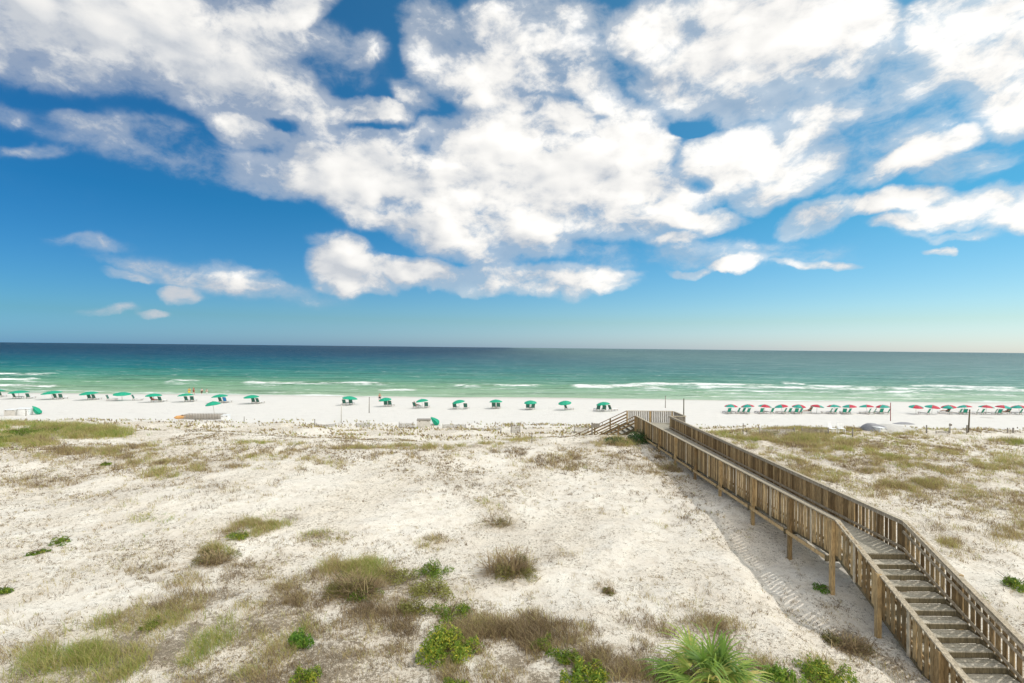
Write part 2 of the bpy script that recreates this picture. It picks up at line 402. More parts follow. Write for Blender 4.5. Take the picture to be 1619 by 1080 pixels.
postsL = [17.6, 20.2, 23.2, 26.7, 30.2, 33.7, 37.2, 40.7, 44.0]
YE = 9.4
stairposts = [15.4, 13.2, 11.2, YE]
for side, fx, s in (('L', XL, -1), ('R', XR, 1)):
    ally = sorted(stairposts+postsL)
    for a, c in zip(ally[:-1], ally[1:]):
        slat_panel(side, a+.02, c-.02)
    for y in ally:
        x = float(fx(y))+s*.125; zt = deckz(y)+CAPH-.045; gz = hz(x, y)-.3
        b = MB(); b.box((x, y, (zt+gz)/2), (.13, .14, zt-gz), tone=random.uniform(.2, .9)); b.build('post', M['slat'], bw)
    # mid uprights: pale boards nailed outside the slats
    for a, c in zip(ally[:-1], ally[1:]):
        y = (a+c)/2+random.uniform(-.15, .15); x = float(fx(y))+s*.083; z0 = deckz(y)-.28; z1 = deckz(y)+CAPH-.045
        b = MB(); b.box((x, y, (z0+z1)/2), (.038, .09, z1-z0), tone=1.0); b.build('upright', M['cap'], bw)
    # caps, inner rails, rim joists
    segs = [(44.0, 17.45), (17.45, YE-.1)]
    for a, c in segs:
        n = max(1, int(abs(a-c)/3.6))
        ys_ = np.linspace(a, c, n+1)
        b = MB()
        for i in range(n):
            y0, y1 = ys_[i], ys_[i+1]-.006*np.sign(y1-y0) if False else ys_[i+1]
            b.bar((float(fx(y0))+s*.05, y0, deckz(y0)+CAPH-.02), (float(fx(y1))+s*.05, y1+.006, deckz(y1)+CAPH-.02), .17, .042)
        b.build('handrail', M['cap'], bw)
        b = MB(); b.bar((float(fx(a))-s*.02, a-.02, deckz(a)+CAPH-.10), (float(fx(c))-s*.02, c+.02, deckz(c)+CAPH-.10), .036, .09)
        b.bar((float(fx(a))-s*.02, a-.02, deckz(a)+.14), (float(fx(c))-s*.02, c+.02, deckz(c)+.14), .036, .09)
        if c < 17: b.bar((float(fx(a))-s*.02, a-.02, deckz(a)+CAPH-.36), (float(fx(c))-s*.02, c+.02, deckz(c)+CAPH-.36), .036, .09)
        b.build('side_rail', M['slat'] if s < 0 else M['cap'], bw)
        b = MB(); b.bar((float(fx(a))+s*.006, a-.02, deckz(a)-.17), (float(fx(c))+s*.006, c+.02, deckz(c)-.17), .045, .25, tone=.6)
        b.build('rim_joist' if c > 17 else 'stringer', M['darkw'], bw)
        if c > 17:
            b = MB(); b.bar((float(fx(a))+s*.16, a-.02, deckz(a)-.36), (float(fx(c))+s*.22, c+.3, deckz(c)-.36), .05, .13, tone=.9); b.build('ledger', M['slat'], bw)
for y in postsL[:-1]:
    b = MB(); b.bar((float(XL(y))-.3, y+.11, DZ-.36), (float(XR(y))+.3, y+.11, DZ-.36), .05, .2); b.build('crossbeam', M['darkw'], bw)
# deck boards
b = MB(); y = 17.32
while y < 44:
    b.box(((XL(y)+XR(y))/2, y+.07, DZ-.02), (XR(y)-XL(y)-.06, .138, .038), tone=random.random()); y += .146
b.build('deck', M['deckw'], bw)
# stairs toward the camera
k = 0; y = 17.3; zz = DZ
while y > YE+.2:
    b = MB(); zz = DZ-(k+1)*.18; cx = (XL(17)+XR(17))/2; w = XR(17)-XL(17)-.10
    b.box((cx, y-.012, zz+.075), (w, .024, .148), mi=1, tone=.5)
    b.box((cx, y-.105-.025, zz-.02), (w, .172, .038)); b.box((cx, y-.300-.025, zz-.02), (w, .172, .038))
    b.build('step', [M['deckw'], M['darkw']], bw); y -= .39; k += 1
# landing at the seaward end
LX0, LX1, LY0, LY1 = 10.85, 15.1, 44.05, 47.5
b = MB(); y = LY0
while y < LY1-.1:
    b.box(((LX0+LX1)/2, y+.07, DZ-.02), (LX1-LX0, .138, .038)); y += .146
b.build('landing_deck', M['deckw'], bw)
b = MB()
for p, q in (((LX0, LY0-.03), (LX1, LY0-.03)), ((LX0, LY1), (LX1, LY1)), ((LX1+.03, LY0), (LX1+.03, LY1)), ((LX0-.03, LY0), (LX0-.03, LY1))):
    b.bar((p[0], p[1], DZ-.17), (q[0], q[1], DZ-.17), .04, .25)
b.build('landing_frame', M['darkw'], bw)
def lrail(p, q, name='landing_railing', pitch=.17, post=True):
    p = Vector(p); q = Vector(q); d = (q-p); L = d.length; d.normalize(); n = int(L/pitch); b = MB(); ang = math.atan2(d.y, d.x)
    for i in range(n):
        c = p+d*((i+.5)*L/n); b.box((c.x, c.y, DZ+.5), (.12, .022, 1.02), rz=ang)
    b.build('landing_panel', M['greyw'], bw)
    b = MB(); b.bar((p.x, p.y, DZ+CAPH-.02), (q.x, q.y, DZ+CAPH-.02), .16, .042); b.build('handrail', M['cap'], bw)
lrail((LX0-.05, LY1+.04), (LX1+.05, LY1+.04)); lrail((LX1+.08, LY1-.1), (LX1+.08, LY0+.1)); lrail((LX1, LY0-.06), (13.85, LY0-.06))
for x, y in ((LX0, LY1-.06), (LX1-.04, LY1-.06), (13, LY1-.06), (LX1-.04, LY0+.1), (14.4, LY0+.15), (LX0+.02, LY0+.1)):
    gz = hz(x, y)-.3; b = MB(); b.box((x, y, (DZ+1.02+gz)/2), (.13, .13, DZ+1.02-gz)); b.build('post', M['slat'], bw)
# stairs down to the beach, running left from the landing
k = 0; x = LX0-.05; SR = .185; RUN = .385
nst = 15
for k in range(nst):
    zt = DZ-(k+1)*SR; b = MB()
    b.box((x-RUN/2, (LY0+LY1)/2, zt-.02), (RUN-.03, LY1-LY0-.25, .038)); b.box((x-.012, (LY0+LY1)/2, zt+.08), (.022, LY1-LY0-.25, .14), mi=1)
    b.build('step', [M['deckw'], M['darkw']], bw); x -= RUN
for yy in (LY0, LY1):
    tn_ = {'handrail': .1, 'side_rail': .15, 'stringer': .1}
    for off, w, h, nm, m in ((CAPH-.02, .15, .042, 'handrail', 'slat'), (CAPH-.33, .04, .12, 'side_rail', 'slat'), (CAPH-.62, .04, .12, 'side_rail', 'slat'), (-.12, .05, .27, 'stringer', 'darkw')):
        b = MB(); b.bar((LX0-.03, yy, DZ+off), (LX0-.03-nst*RUN, yy, DZ+off-nst*SR), w, h, tone=tn_[nm]); b.build(nm, M[m], bw)
    for xx in (9.3, 7.85, 6.4):
        zt = DZ-(LX0-xx)*SR/RUN+CAPH-.05; gz = hz(xx, yy)-.3
        b = MB(); b.box((xx, yy-.09 if yy == LY0 else yy+.09, (zt+gz)/2), (.12, .12, zt-gz), tone=.2); b.build('post', M['slat'], bw)

# ------------------------------------------------------------------ vegetation
PATCH = [ # cx, cy, rx, ry, rot deg, density/m2, height, green 0..1  (as seen in the photograph)
 (560, 1050, 660, 112, 0, 36, .19, .30), (420, 975, 120, 40, -20, 30, .2, .3), (760, 1010, 90, 50, 0, 26, .2, .22), (640, 950, 260, 64, 0, 12, .18, .3), (980, 960, 180, 60, 0, 4, .14, .25), (860, 760, 280, 60, 0, 3.5, .15, .2), (1080, 800, 80, 70, 40, 2.5, .14, .25), (150, 880, 260, 60, -15, 3, .16, .35), (230, 760, 240, 60, 0, 3, .2, .3),
 (1390, 728, 280, 66, 8, 19, .28, .45), (300, 725, 300, 30, 0, 8, .26, .36), (960, 735, 220, 26, 6, 6, .2, .2), (1540, 800, 140, 70, 10, 9, .24, .35), (1560, 950, 80, 50, 20, 3, .16, .3), (680, 985, 120, 50, 40, 26, .26, .4), (500, 930, 90, 30, -20, 16, .2, .25),
 (210, 1030, 230, 65, -12, 55, .34, .66), (90, 1075, 120, 40, -20, 40, .28, .55), (330, 960, 140, 30, -5, 30, .26, .28), (190, 985, 70, 25, -35, 25, .24, .6),
 (430, 1030, 110, 45, -35, 50, .30, .6), (560, 1050, 110, 40, 0, 34, .28, .35), (590, 985, 110, 40, 0, 34, .24, .2), (640, 930, 90, 38, 10, 34, .24, .4), (560, 905, 55, 28, 0, 55, .3, .55),
 (760, 1050, 130, 40, 0, 30, .26, .3), (840, 1010, 110, 45, 0, 42, .28, .22), (960, 1050, 90, 45, 0, 46, .28, .12), (930, 990, 70, 25, 0, 12, .2, .15), (1130, 990, 60, 20, 0, 18, .22, .25),
 (410, 832, 75, 17, -14, 45, .26, .55), (340, 876, 42, 15, -10, 38, .24, .45), (510, 850, 42, 13, 0, 36, .24, .5), (400, 905, 70, 25, -20, 16, .2, .25), (450, 935, 65, 20, 0, 18, .2, .25), (250, 905, 60, 20, 0, 12, .2, .3), (290, 920, 50, 16, 0, 12, .2, .3),
 (793, 812, 52, 26, 20, 12, .2, .4), (805, 886, 74, 24, 0, 9, .18, .35), (880, 880, 34, 16, 0, 14, .22, .3), (960, 930, 26, 12, 0, 24, .2, .3), (690, 860, 40, 14, 0, 14, .2, .3),
 (90, 683, 140, 12, 3, 26, .5, .66), (30, 700, 70, 12, 0, 20, .4, .6), (240, 718, 170, 22, 2, 11, .3, .36), (285, 742, 70, 14, -12, 16, .3, .5), (110, 722, 130, 18, 0, 8, .3, .3), (60, 765, 90, 14, 0, 7, .25, .3), (200, 800, 80, 12, 0, 4, .2, .4), (240, 820, 50, 8, 0, 8, .22, .6),
 (450, 703, 140, 3.5, 3, 24, .34, .45), (600, 708, 190, 3.5, 0, 24, .34, .42), (760, 704, 100, 4, -5, 24, .34, .45), (690, 722, 140, 10, 0, 6, .24, .3), (870, 735, 80, 14, 0, 9, .26, .25), (940, 722, 60, 14, 0, 14, .28, .25), (1040, 738, 60, 24, 25, 12, .26, .2), (960, 700, 60, 8, 0, 22, .4, .45),
 (1240, 694, 110, 9, 3, 34, .45, .55), (1330, 705, 180, 14, 3, 22, .40, .46), (1450, 722, 190, 24, 3, 12, .34, .4), (1300, 735, 110, 24, 25, 9, .3, .3), (1420, 765, 150, 26, 10, 7, .28, .28), (1570, 735, 80, 22, 0, 12, .36, .45), (1540, 700, 110, 6, 0, 14, .4, .5),
 (1600, 842, 40, 22, 0, 16, .3, .4), (1510, 835, 100, 20, 0, 8, .25, .25), (1570, 790, 80, 20, 0, 7, .25, .25), (1490, 862, 34, 10, 0, 22, .26, .5), (1560, 880, 80, 14, 0, 8, .2, .3),
 (1345, 1015, 45, 22, 40, 34, .25, .25), (1410, 1060, 45, 22, 40, 24, .25, .25), (1250, 1065, 120, 30, 0, 34, .25, .5), (1240, 870, 60, 8, 55, 5, .15, .25)]
def patch_field(u, v):
    dens = np.zeros_like(u); ht = np.full_like(u, .1); gr = np.full_like(u, .25)
    for cx, cy, rx, ry, rot, D, h, g in PATCH:
        c, s = math.cos(R(rot)), math.sin(R(rot)); dx = u-cx; dy = v-cy
        a = (dx*c+dy*s)/rx; b = (-dx*s+dy*c)/ry; r = np.sqrt(a*a+b*b); w = D*(1-ss(.45, 1.15, r))
        m = w > dens; ht = np.where(m, h, ht); gr = np.where(m, g, gr); dens = np.maximum(dens, w)
    return dens, ht, gr
gu, gv = proj(GX, GY, H(GX, GY)); inside = (GY > 9) & (GY < 58) & (np.abs(GX) < GY*1.15+6)
gd, _, _ = patch_field(gu, gv); lit = np.where(inside, np.clip(gd/34, 0, 1)*np.clip(.6+1.3*fbm(GX/.9, GY/.9, 61, 3), 0, 1), 0)
tag(link('sand_ground', quick_mesh('sand_ground', GV, GQ, attrs={'litter': lit}), M['sand']), kind='structure')
def blades(px, py, ht, gr, nb, spread, w, name, lean=.45):
    """px.. arrays per tuft; nb blades each, merged"""
    k = len(px); N = k*nb; rep = lambda a: np.repeat(a, nb)
    bx = rep(px)+rng.normal(0, 1, N)*spread*rep(ht)*.6; by = rep(py)+rng.normal(0, 1, N)*spread*rep(ht)*.6
    bz = H(bx, by)-.01; h = rep(ht)*rng.uniform(.45, 1.2, N); an = rng.uniform(0, 2*np.pi, N)
    # prevailing wind leans everything a little to the left
    bz = bz; lx = np.cos(an)*lean*h*rng.uniform(.2, 1.6, N)-.18*h; ly = np.sin(an)*lean*h*rng.uniform(.2, 1.6, N)-.05*h
    wd = w*rng.uniform(.6, 1.3, N)*np.clip(by/26, .75, 1.9); fa = rng.uniform(0, np.pi, N); wx = np.cos(fa)*wd/2; wy = np.sin(fa)*wd/2
    V = np.zeros((N, 5, 3)); 
    V[:, 0] = np.stack([bx-wx, by-wy, bz], -1); V[:, 1] = np.stack([bx+wx, by+wy, bz], -1)
    mx, my, mz = bx+lx*.38, by+ly*.38, bz+h*.6
    V[:, 2] = np.stack([mx+wx*.8, my+wy*.8, mz], -1); V[:, 3] = np.stack([mx-wx*.8, my-wy*.8, mz], -1)
    V[:, 4] = np.stack([bx+lx, by+ly, bz+h*.95], -1)
    i = np.arange(N)*5; Q = np.stack([i, i+1, i+2, i+3], -1); T = np.stack([i+3, i+2, i+4], -1)
    tuft = rep(np.clip(gr+rng.normal(0, .17, k), 0, 1)); tn = np.clip(tuft+rng.normal(0, .12, N), 0, 1)
    return quick_mesh(name, V.reshape(-1, 3), Q, T, {'tone': np.repeat(tn, 5)}, False)
# candidates across the dunes
def band(a, b, n):
    y = np.sqrt(rng.uniform(a*a, b*b, n)); x = rng.uniform(-1, 1, n)*(y*1.1+4); return x, y, np.full(n, n/(1.1*(b*b-a*a)+8*(b-a)))
bb = [band(10.5, 20, 190000), band(20, 32, 180000), band(32, 56, 200000)]
cx, cy, cd = [np.concatenate(q) for q in zip(*bb)]; NC = len(cx)
u, v = proj(cx, cy, H(cx, cy)); D, ht, gr = patch_field(u, v)
clump = np.clip(.45+1.9*fbm(cx/.75, cy/.75, 61, 4), 0, 1.6)*np.clip(.75+1.0*fbm(cx/3, cy/3, 62, 2), .1, 1.6)
onpath = (cx > XL(cy)-.1) & (cx < XR(cy)+.1) & (cy < 48)
D = D*np.where(cy < 24, 4.6, np.where(cy < 36, 4.0, 3.6))
keep = (rng.uniform(0, 1, NC) < D*clump/cd) & ~onpath
tuft = np.clip(ht[keep]*rng.uniform(.6, 1.25, keep.sum())*(.7+.4*clump[keep]), .08, .8)
g = np.clip(gr[keep]+.35*fbm(cx[keep]/1.6, cy[keep]/1.6, 63, 3), 0, 1)
o = link('dune_grass', blades(cx[keep], cy[keep], tuft, g, 9, .7, .013+.0002*0, 'dune_grass', .75), M['grass'])
tag(o, 'brown and green dune grass growing in drifts over the sand', 'grass', kind='stuff')
print('tufts', int(keep.sum()))
# sparse dead sprigs everywhere on the dune sand
drift = np.clip(.42+1.9*fbm(cx/5, cy/4, 64, 3), .03, 1.7)*np.clip(.6+1.3*fbm(cx/.7, cy/.7, 65, 2), 0, 1.6)
k2 = (rng.uniform(0, 1, NC) < 42*drift/cd) & ~onpath & (cy < 50)
o = link('dead_sprigs', blades(cx[k2], cy[k2], rng.uniform(.04, .14, k2.sum()), np.clip(rng.normal(.12, .13, k2.sum()), 0, 1), 5, .6, .016, 'dead_sprigs', .9), M['grass'])
tag(o, 'small dead sprigs dotted over the white dune sand', 'grass', kind='stuff')
# low planted sprigs on the foredune strip
n3 = 42000; y3 = rng.uniform(49, 71, n3); x3 = rng.uniform(-82, 90, n3)
m3 = np.clip(.25+2.0*fbm(x3/3, y3/1.3, 66, 4), 0, 1.5)*(1-ss(64, 69.5, y3+2.5*fbm(x3/7, y3/7, 67, 2)))
k3 = rng.uniform(0, 1, n3) < m3
o = link('foredune_sprigs', blades(x3[k3], y3[k3], rng.uniform(.08, .34, k3.sum()), np.clip(rng.normal(.36, .14, k3.sum()), 0, 1), 5, .3, .03, 'foredune_sprigs', .35), M['grass'])
tag(o, 'rows of thin sprigs planted on the low foredune by the beach', 'grass', kind='stuff')

def leaf_mesh(lobes, n, size, name, tone=(.5, .22), droop=0):
    """leaf quads through the shell and volume of several lobes (cx,cy,cz,rx,ry,rz)"""
    w = np.array([l[3]*l[4]*l[5] for l in lobes])**.67; w /= w.sum(); P = []; O = []; TN = []
    for l, q in zip(lobes, w):
        m = max(8, int(n*q)); d = rng.normal(0, 1, (m, 3)); d /= np.linalg.norm(d, axis=1)[:, None]; d[:, 2] = np.abs(d[:, 2])*1.0-.12
        r = rng.uniform(.35, 1.0, m)**.45
        lump = .82+.28*vn(d[:, 0]*2.7+l[0]*9, d[:, 1]*2.7+d[:, 2]*2.1, 77)
        p = d*(r*lump)[:, None]*np.array(l[3:6])+np.array(l[:3]); P.append(p); O.append(d)
        TN.append(np.full(m, rng.normal(0, .08))+.25*vn(d[:, 0]*3+l[1]*5, d[:, 1]*3+d[:, 2]*3, 79))
    P = np.concatenate(P); O = np.concatenate(O); TN = np.concatenate(TN); m = len(P)
    nrm = O*.8+rng.normal(0, .6, (m, 3)); nrm[:, 2] += .3; nrm /= np.linalg.norm(nrm, axis=1)[:, None]
    a = np.cross(nrm, rng.normal(0, 1, (m, 3))); a /= np.linalg.norm(a, axis=1)[:, None]; b = np.cross(nrm, a)
    s = (size*rng.uniform(.55, 1.35, m))[:, None]
    V = np.stack([P-a*s*.9, P-b*s*.38-a*s*.1, P+a*s*.9-nrm*s*.25, P+b*s*.38-a*s*.1], 1).reshape(-1, 3)
    i = np.arange(m)*4; t = np.clip(tone[0]+TN+rng.normal(0, tone[1], m), 0, 1)
    return quick_mesh(name, V, np.stack([i, i+1, i+2, i+3], -1), None, {'tone': np.repeat(t, 4)}, False)
def stems(r, h, n, rad):
    b = MB()
    for i in range(n):
        a = random.uniform(0, 2*math.pi); q = r*random.uniform(.3, .85); p = Vector((math.cos(a)*q, math.sin(a)*q, h*random.uniform(.5, .9)))
        m = p*.5+Vector((random.uniform(-.06, .06), random.uniform(-.06, .06), .06))
        b.tube([(random.uniform(-.05, .05), random.uniform(-.05, .05), -.08), m, p], [rad, rad*.7, rad*.3], 5)
    return b
def shrub(u, v, wpx, hpx, mat, label, name='shrub', cat='shrub', group=None, n=1800, size=.045, nl=6, tone=(.5, .22), st=7):
    """u,v = pixel of the base centre"""
    x, y, z = ground(u, v-hpx*.25); mpp = y/F; r = wpx*mpp/2*1.12; h = hpx*mpp*.72; n = int(n*1.3)
    e = empty(name, (x, y, z), 0, label, cat, group); L = []
    for i in range(nl):
        a = random.uniform(0, 2*math.pi); q = r*random.uniform(.25, .85); k = random.uniform(.16, .42)
        L.append((math.cos(a)*q, math.sin(a)*q*.8, h*random.uniform(.0, .2), r*k, r*k*.85, h*random.uniform(.35, .95)))
    L.append((0, 0, h*.05, r*.6, r*.52, h*.8))
    link('foliage', leaf_mesh(L, n, size, 'foliage', tone), M[mat], e)
    stems(r, h, st, .012).build('stems', M['stem'], e)
    return e
def twiggy(u, v, wpx, hpx, label, green=.4, n=900, cat='shrub', name='dry_shrub'):
    n = int(n*.55)
    """fine twigs radiating from a base, with sparse small leaves"""
    x, y, z = ground(u, v); mpp = y/F; r = wpx*mpp/2*1.18; h = hpx*mpp*.74
    e = empty(name, (x, y, z), 0, label, cat)
    th = rng.uniform(0, 2*np.pi, n); el = rng.uniform(.1, 1.0, n); L = rng.uniform(.55, 1.1, n)
    el = el**2.0; dx = np.cos(th)*np.sqrt(1-el**2*.8)*r*L; dy = np.sin(th)*np.sqrt(1-el**2*.8)*r*L*.8; dz = el*h*L
    bx = rng.normal(0, r*.3, n); by = rng.normal(0, r*.25, n); w = .006+.006*rng.random(n)
    V = np.zeros((n, 5, 3)); fa = th+np.pi/2; wx = np.cos(fa)*w; wy = np.sin(fa)*w
    V[:, 0] = np.stack([bx-wx, by-wy, bx*0-.05], -1); V[:, 1] = np.stack([bx+wx, by+wy, bx*0-.05], -1)
    V[:, 2] = np.stack([bx+dx*.55+wx, by+dy*.55+wy, dz*.7], -1); V[:, 3] = np.stack([bx+dx*.55-wx, by+dy*.55-wy, dz*.7], -1)
    V[:, 4] = np.stack([bx+dx, by+dy, dz+rng.normal(0, h*.06, n)], -1)
    i = np.arange(n)*5
    me = quick_mesh('twigs', V.reshape(-1, 3), np.stack([i, i+1, i+2, i+3], -1), np.stack([i+3, i+2, i+4], -1), {'tone': np.repeat(np.clip(rng.normal(.22, .12, n), 0, 1), 5)}, False)
    link('twigs', me, M['grass'], e)
    link('foliage', leaf_mesh([(random.uniform(-.75, .75)*r, random.uniform(-.6, .6)*r, 0, r*random.uniform(.25, .5), r*random.uniform(.25, .45), h*random.uniform(.4, .95)) for _ in range(7)], int(n*5), .026, 'foliage', (green, .2)), M['olive'], e)
    return e
SH = [ (472, 1030, 56, 40, 'green', 'compact round deep green shrub on open sand at lower left', 2600, .035, (.55, .2)),
 (706, 1052, 100, 74, 'bright', 'largest bright yellow-green shrub at lower centre, dotted with yellow leaves', 4200, .04, (.6, .25)),
 (712, 986, 64, 34, 'bright', 'low yellow-green shrub directly behind the largest bright shrub', 1300, .035, (.4, .2)),
 (686, 917, 62, 36, 'bright', 'bright green shrub at the far tip of the central shrub cluster', 1600, .034, (.35, .2)),
 (632, 924, 74, 28, 'olive', 'low olive green shrub left of the far bright green one', 1200, .034, (.7, .2)),
 (690, 952, 84, 48, 'olive', 'upright olive shrub in the middle of the central shrub cluster', 1900, .034, (.7, .2)),
 (660, 980, 60, 44, 'olive', 'olive shrub just left of the low yellow-green one in the central cluster', 1400, .034, (.6, .2)),
 (572, 952, 66, 22, 'bright', 'small flat green shrub below the brown grass clump at lower centre', 800, .034, (.3, .2)),
 (858, 1033, 48, 30, 'bright', 'smallest of three green shrubs stepping down to the bottom edge', 1000, .034, (.35, .2)),
 (892, 1052, 54, 34, 'bright', 'middle of three green shrubs stepping down to the bottom edge', 1100, .036, (.4, .22)),
 (924, 1088, 76, 52, 'bright', 'largest of three green shrubs stepping down to the bottom edge', 2600, .038, (.5, .25)),
 (375, 856, 34, 18, 'bright', 'small yellow-green shrub alone in the dry grass at middle left', 900, .034, (.5, .25)),
 (1602, 936, 52, 30, 'bright', 'green shrub on sand right of the stairs at the right edge', 1700, .036, (.4, .2)),
 (240, 995, 36, 20, 'bright', 'small bright green shrub inside the grass patch at lower left', 700, .034, (.55, .2)),
 (100, 860, 40, 10, 'bright', 'low flat green plant on sand at far left, right one of a pair', 700, .034, (.35, .2)),
 (58, 878, 34, 9, 'bright', 'low flat green plant on sand at far left, left one of a pair', 600, .034, (.35, .2)),
 (4, 942, 30, 16, 'bright', 'green plant cut by the left edge of the picture', 600, .034, (.4, .2)),
 (168, 738, 20, 9, 'bright', 'tiny bright green tuft plant behind the left dune hollow', 400, .05, (.3, .2)),
 (1300, 936, 36, 11, 'green', 'dark green weed at the foot of the post where the stairs start', 700, .03, (.5, .2)),
 (1300, 1098, 96, 58, 'bright', 'bushy yellow-green shrub right of the palm at the bottom edge', 3400, .036, (.55, .22)),
 (1240, 1090, 60, 44, 'green', 'darker green shrub between the palm and the yellow-green bush', 1900, .036, (.75, .2)),
 (720, 1098, 44, 30, 'bright', 'bright shrub tip showing at the bottom edge below the largest shrub', 900, .036, (.6, .2)),
 (480, 1088, 50, 34, 'bright', 'loose yellow-green shrub at the bottom edge below the round green one', 900, .036, (.5, .25)),
 (55, 690, 90, 17, 'bright', 'wide green shrub on the far dune crest at the left', 2200, .07, (.3, .2)),
 (20, 700, 50, 15, 'darkleaf', 'dark green shrub at the left end of the far dune crest', 1000, .07, (.7, .2)),
 (1018, 705, 84, 30, 'darkleaf', 'dark green shrub growing in the shade under the boardwalk landing', 2600, .06, (.6, .25)),  # real shrub, enlarged so its dark leaves stand in for shade below the landing
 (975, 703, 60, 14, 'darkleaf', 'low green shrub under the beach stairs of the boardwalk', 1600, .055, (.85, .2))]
for u, v, w, h, mat, lab, n, sz, tn in SH:
    shrub(u, v, w, h, mat, lab, n=n, size=sz, tone=tn, nl=14 if w > 60 else 9)
twiggy(805, 903, 78, 52, 'round twiggy olive brown shrub alone on the sand, right of centre', .45, 1500)
twiggy(562, 935, 84, 44, 'broad brown and olive twiggy shrub left of the central cluster', .5, 1500)
twiggy(787, 828, 62, 30, 'sparse dry shrub furthest back on the open central sand', .4, 330)
twiggy(962, 938, 24, 16, 'small dry twiggy tuft alone on sand right of centre', .4, 250)
twiggy(340, 886, 60, 24, 'low grey brown twiggy shrub left of the small yellow-green shrub', .3, 600)
twiggy(1340, 1025, 66, 30, 'dry twiggy shrub in the worn sand beside the stairs', .3, 700)
# palm
def palm(u, v):
    x, y, z = ground(u, v); e = empty('palm', (x, y, z), 0, 'young fan palm with arching green fronds at the bottom edge', 'palm')
    b = MB(); b.tube([(0, 0, -.1), (.01, 0, .12), (0, .02, .24)], [.13, .14, .10], 10); b.build('trunk', M['stem'], e)
    nf = 24
    for f in range(nf):
        az = 2*math.pi*f/nf*2.4+random.uniform(-.2, .2); el = R([74, 52, 36, 22, 10, 0][f % 6]+random.uniform(-7, 7))
        L = random.uniform(.35, .75); d = Vector((math.cos(az)*math.cos(el), math.sin(az)*math.cos(el), math.sin(el)))
        p0 = Vector((0, 0, .2)); p1 = p0+d*L; side = d.cross(Vector((0, 0, 1)))
        if side.length < .1: side = Vector((1, 0, 0))
        side.normalize(); upv = side.cross(d).normalized(); m = MB(); tb = random.uniform(.3, .9)
        if el < R(25) and random.random() < .45: tb = .97
        m.tube([p0, p0+d*L*.5, p1], [.014, .011, .007], 5, tone=.4)
        nl = 18
        for i in range(nl):
            a = R(-78+156*i/(nl-1)); ld = (d*math.cos(a)+side*math.sin(a)+upv*.18*math.cos(a*2)).normalized()
            ll = random.uniform(.62, .92)*(1-.25*abs(a)/1.4); pts = []; q = p1-d*.05*abs(math.sin(a))
            for s in range(5):
                pts.append(q.copy()); g = Vector((0, 0, -.25-1.5*(s/4)**1.3)); ld = (ld+g*.55).normalized(); q = q+ld*ll/4
            w = [.013, .019, .016, .009, .002]; wd = ld.cross(Vector((0, 0, 1)))
            if wd.length < .05: wd = side
            wd.normalize(); vs = []
            for pt, ww in zip(pts, w): vs += [pt-wd*ww, pt+wd*ww]
            m.add(vs, [(2*s, 2*s+1, 2*s+3, 2*s+2) for s in range(4)], 0, min(1, max(0, tb+random.uniform(-.2, .2))))
        m.build('frond', M['palm'], e)
    return e
pl = palm(1124, 1100); pl.scale = (1.42, 1.3, 1.0)

# ------------------------------------------------------------------ beach things
ORD = ['first', 'second', 'third', 'fourth', 'fifth', 'sixth', 'seventh', 'eighth', 'ninth', 'tenth', 'eleventh', 'twelfth', 'thirteenth', 'fourteenth', 'fifteenth', 'sixteenth', 'seventeenth', 'eighteenth', 'nineteenth', 'twentieth', 'twenty-first', 'twenty-second', 'twenty-third', 'twenty-fourth', 'twenty-fifth', 'twenty-sixth', 'twenty-seventh', 'twenty-eighth', 'twenty-ninth', 'thirtieth', 'thirty-first', 'thirty-second', 'thirty-third', 'thirty-fourth', 'thirty-fifth']
def umbrella_proto(name, mats):
    e = empty(name, (0, 0, 0)); b = MB(); b.tube([(0, 0, -.3), (0, 0, 2.02)], .026, 8); b.build('pole', M['chairframe'], e)
    b = MB(); n = 8; prof = [(0.03, 2.06), (.45, 1.98), (.85, 1.82), (1.2, 1.58)]
    for k in range(n):
        a0, a1, am = 2*math.pi*k/n, 2*math.pi*(k+1)/n, 2*math.pi*(k+.5)/n
        for (r0, z0), (r1, z1) in zip(prof[:-1], prof[1:]):
            f = .955
            o_ = [(r0*math.cos(a0), r0*math.sin(a0), z0), (r0*f*math.cos(am), r0*f*math.sin(am), z0-.02), (r0*math.cos(a1), r0*math.sin(a1), z0),
                  (r1*math.cos(a1), r1*math.sin(a1), z1), (r1*f*math.cos(am), r1*f*math.sin(am), z1-.0), (r1*math.cos(a0), r1*math.sin(a0), z1)]
            b.add(o_, [(0, 1, 4, 5), (1, 2, 3, 4)], k//2 % 2 if len(mats) == 2 else 0, 0.5)
        r, z = prof[-1]; o_ = [(r*math.cos(a0), r*math.sin(a0), z), (r*.955*math.cos(am), r*.955*math.sin(am), z), (r*math.cos(a1), r*math.sin(a1), z)]
        o2 = [(p[0]*1.01, p[1]*1.01, p[2]-.10) for p in o_]
        b.add(o_+o2, [(0, 3, 4, 1), (1, 4, 5, 2)], k//2 % 2 if len(mats) == 2 else 0, .5)
    c = b.build('canopy', mats, e); sd = c.modifiers.new('s', 'SOLIDIFY'); sd.thickness = .012
    b = MB()
    for k in range(n):
        a = 2*math.pi*k/n; b.tube([(0, 0, 1.98), (1.15*math.cos(a), 1.15*math.sin(a), 1.56)], .010, 4)
    b.build('ribs', M['white'], e)
    b = MB(); b.tube([(0, 0, 2.03), (0, 0, 2.12), (0, 0, 2.16)], [.03, .035, .01], 6); b.build('finial', M['chairframe'], e)
    return e
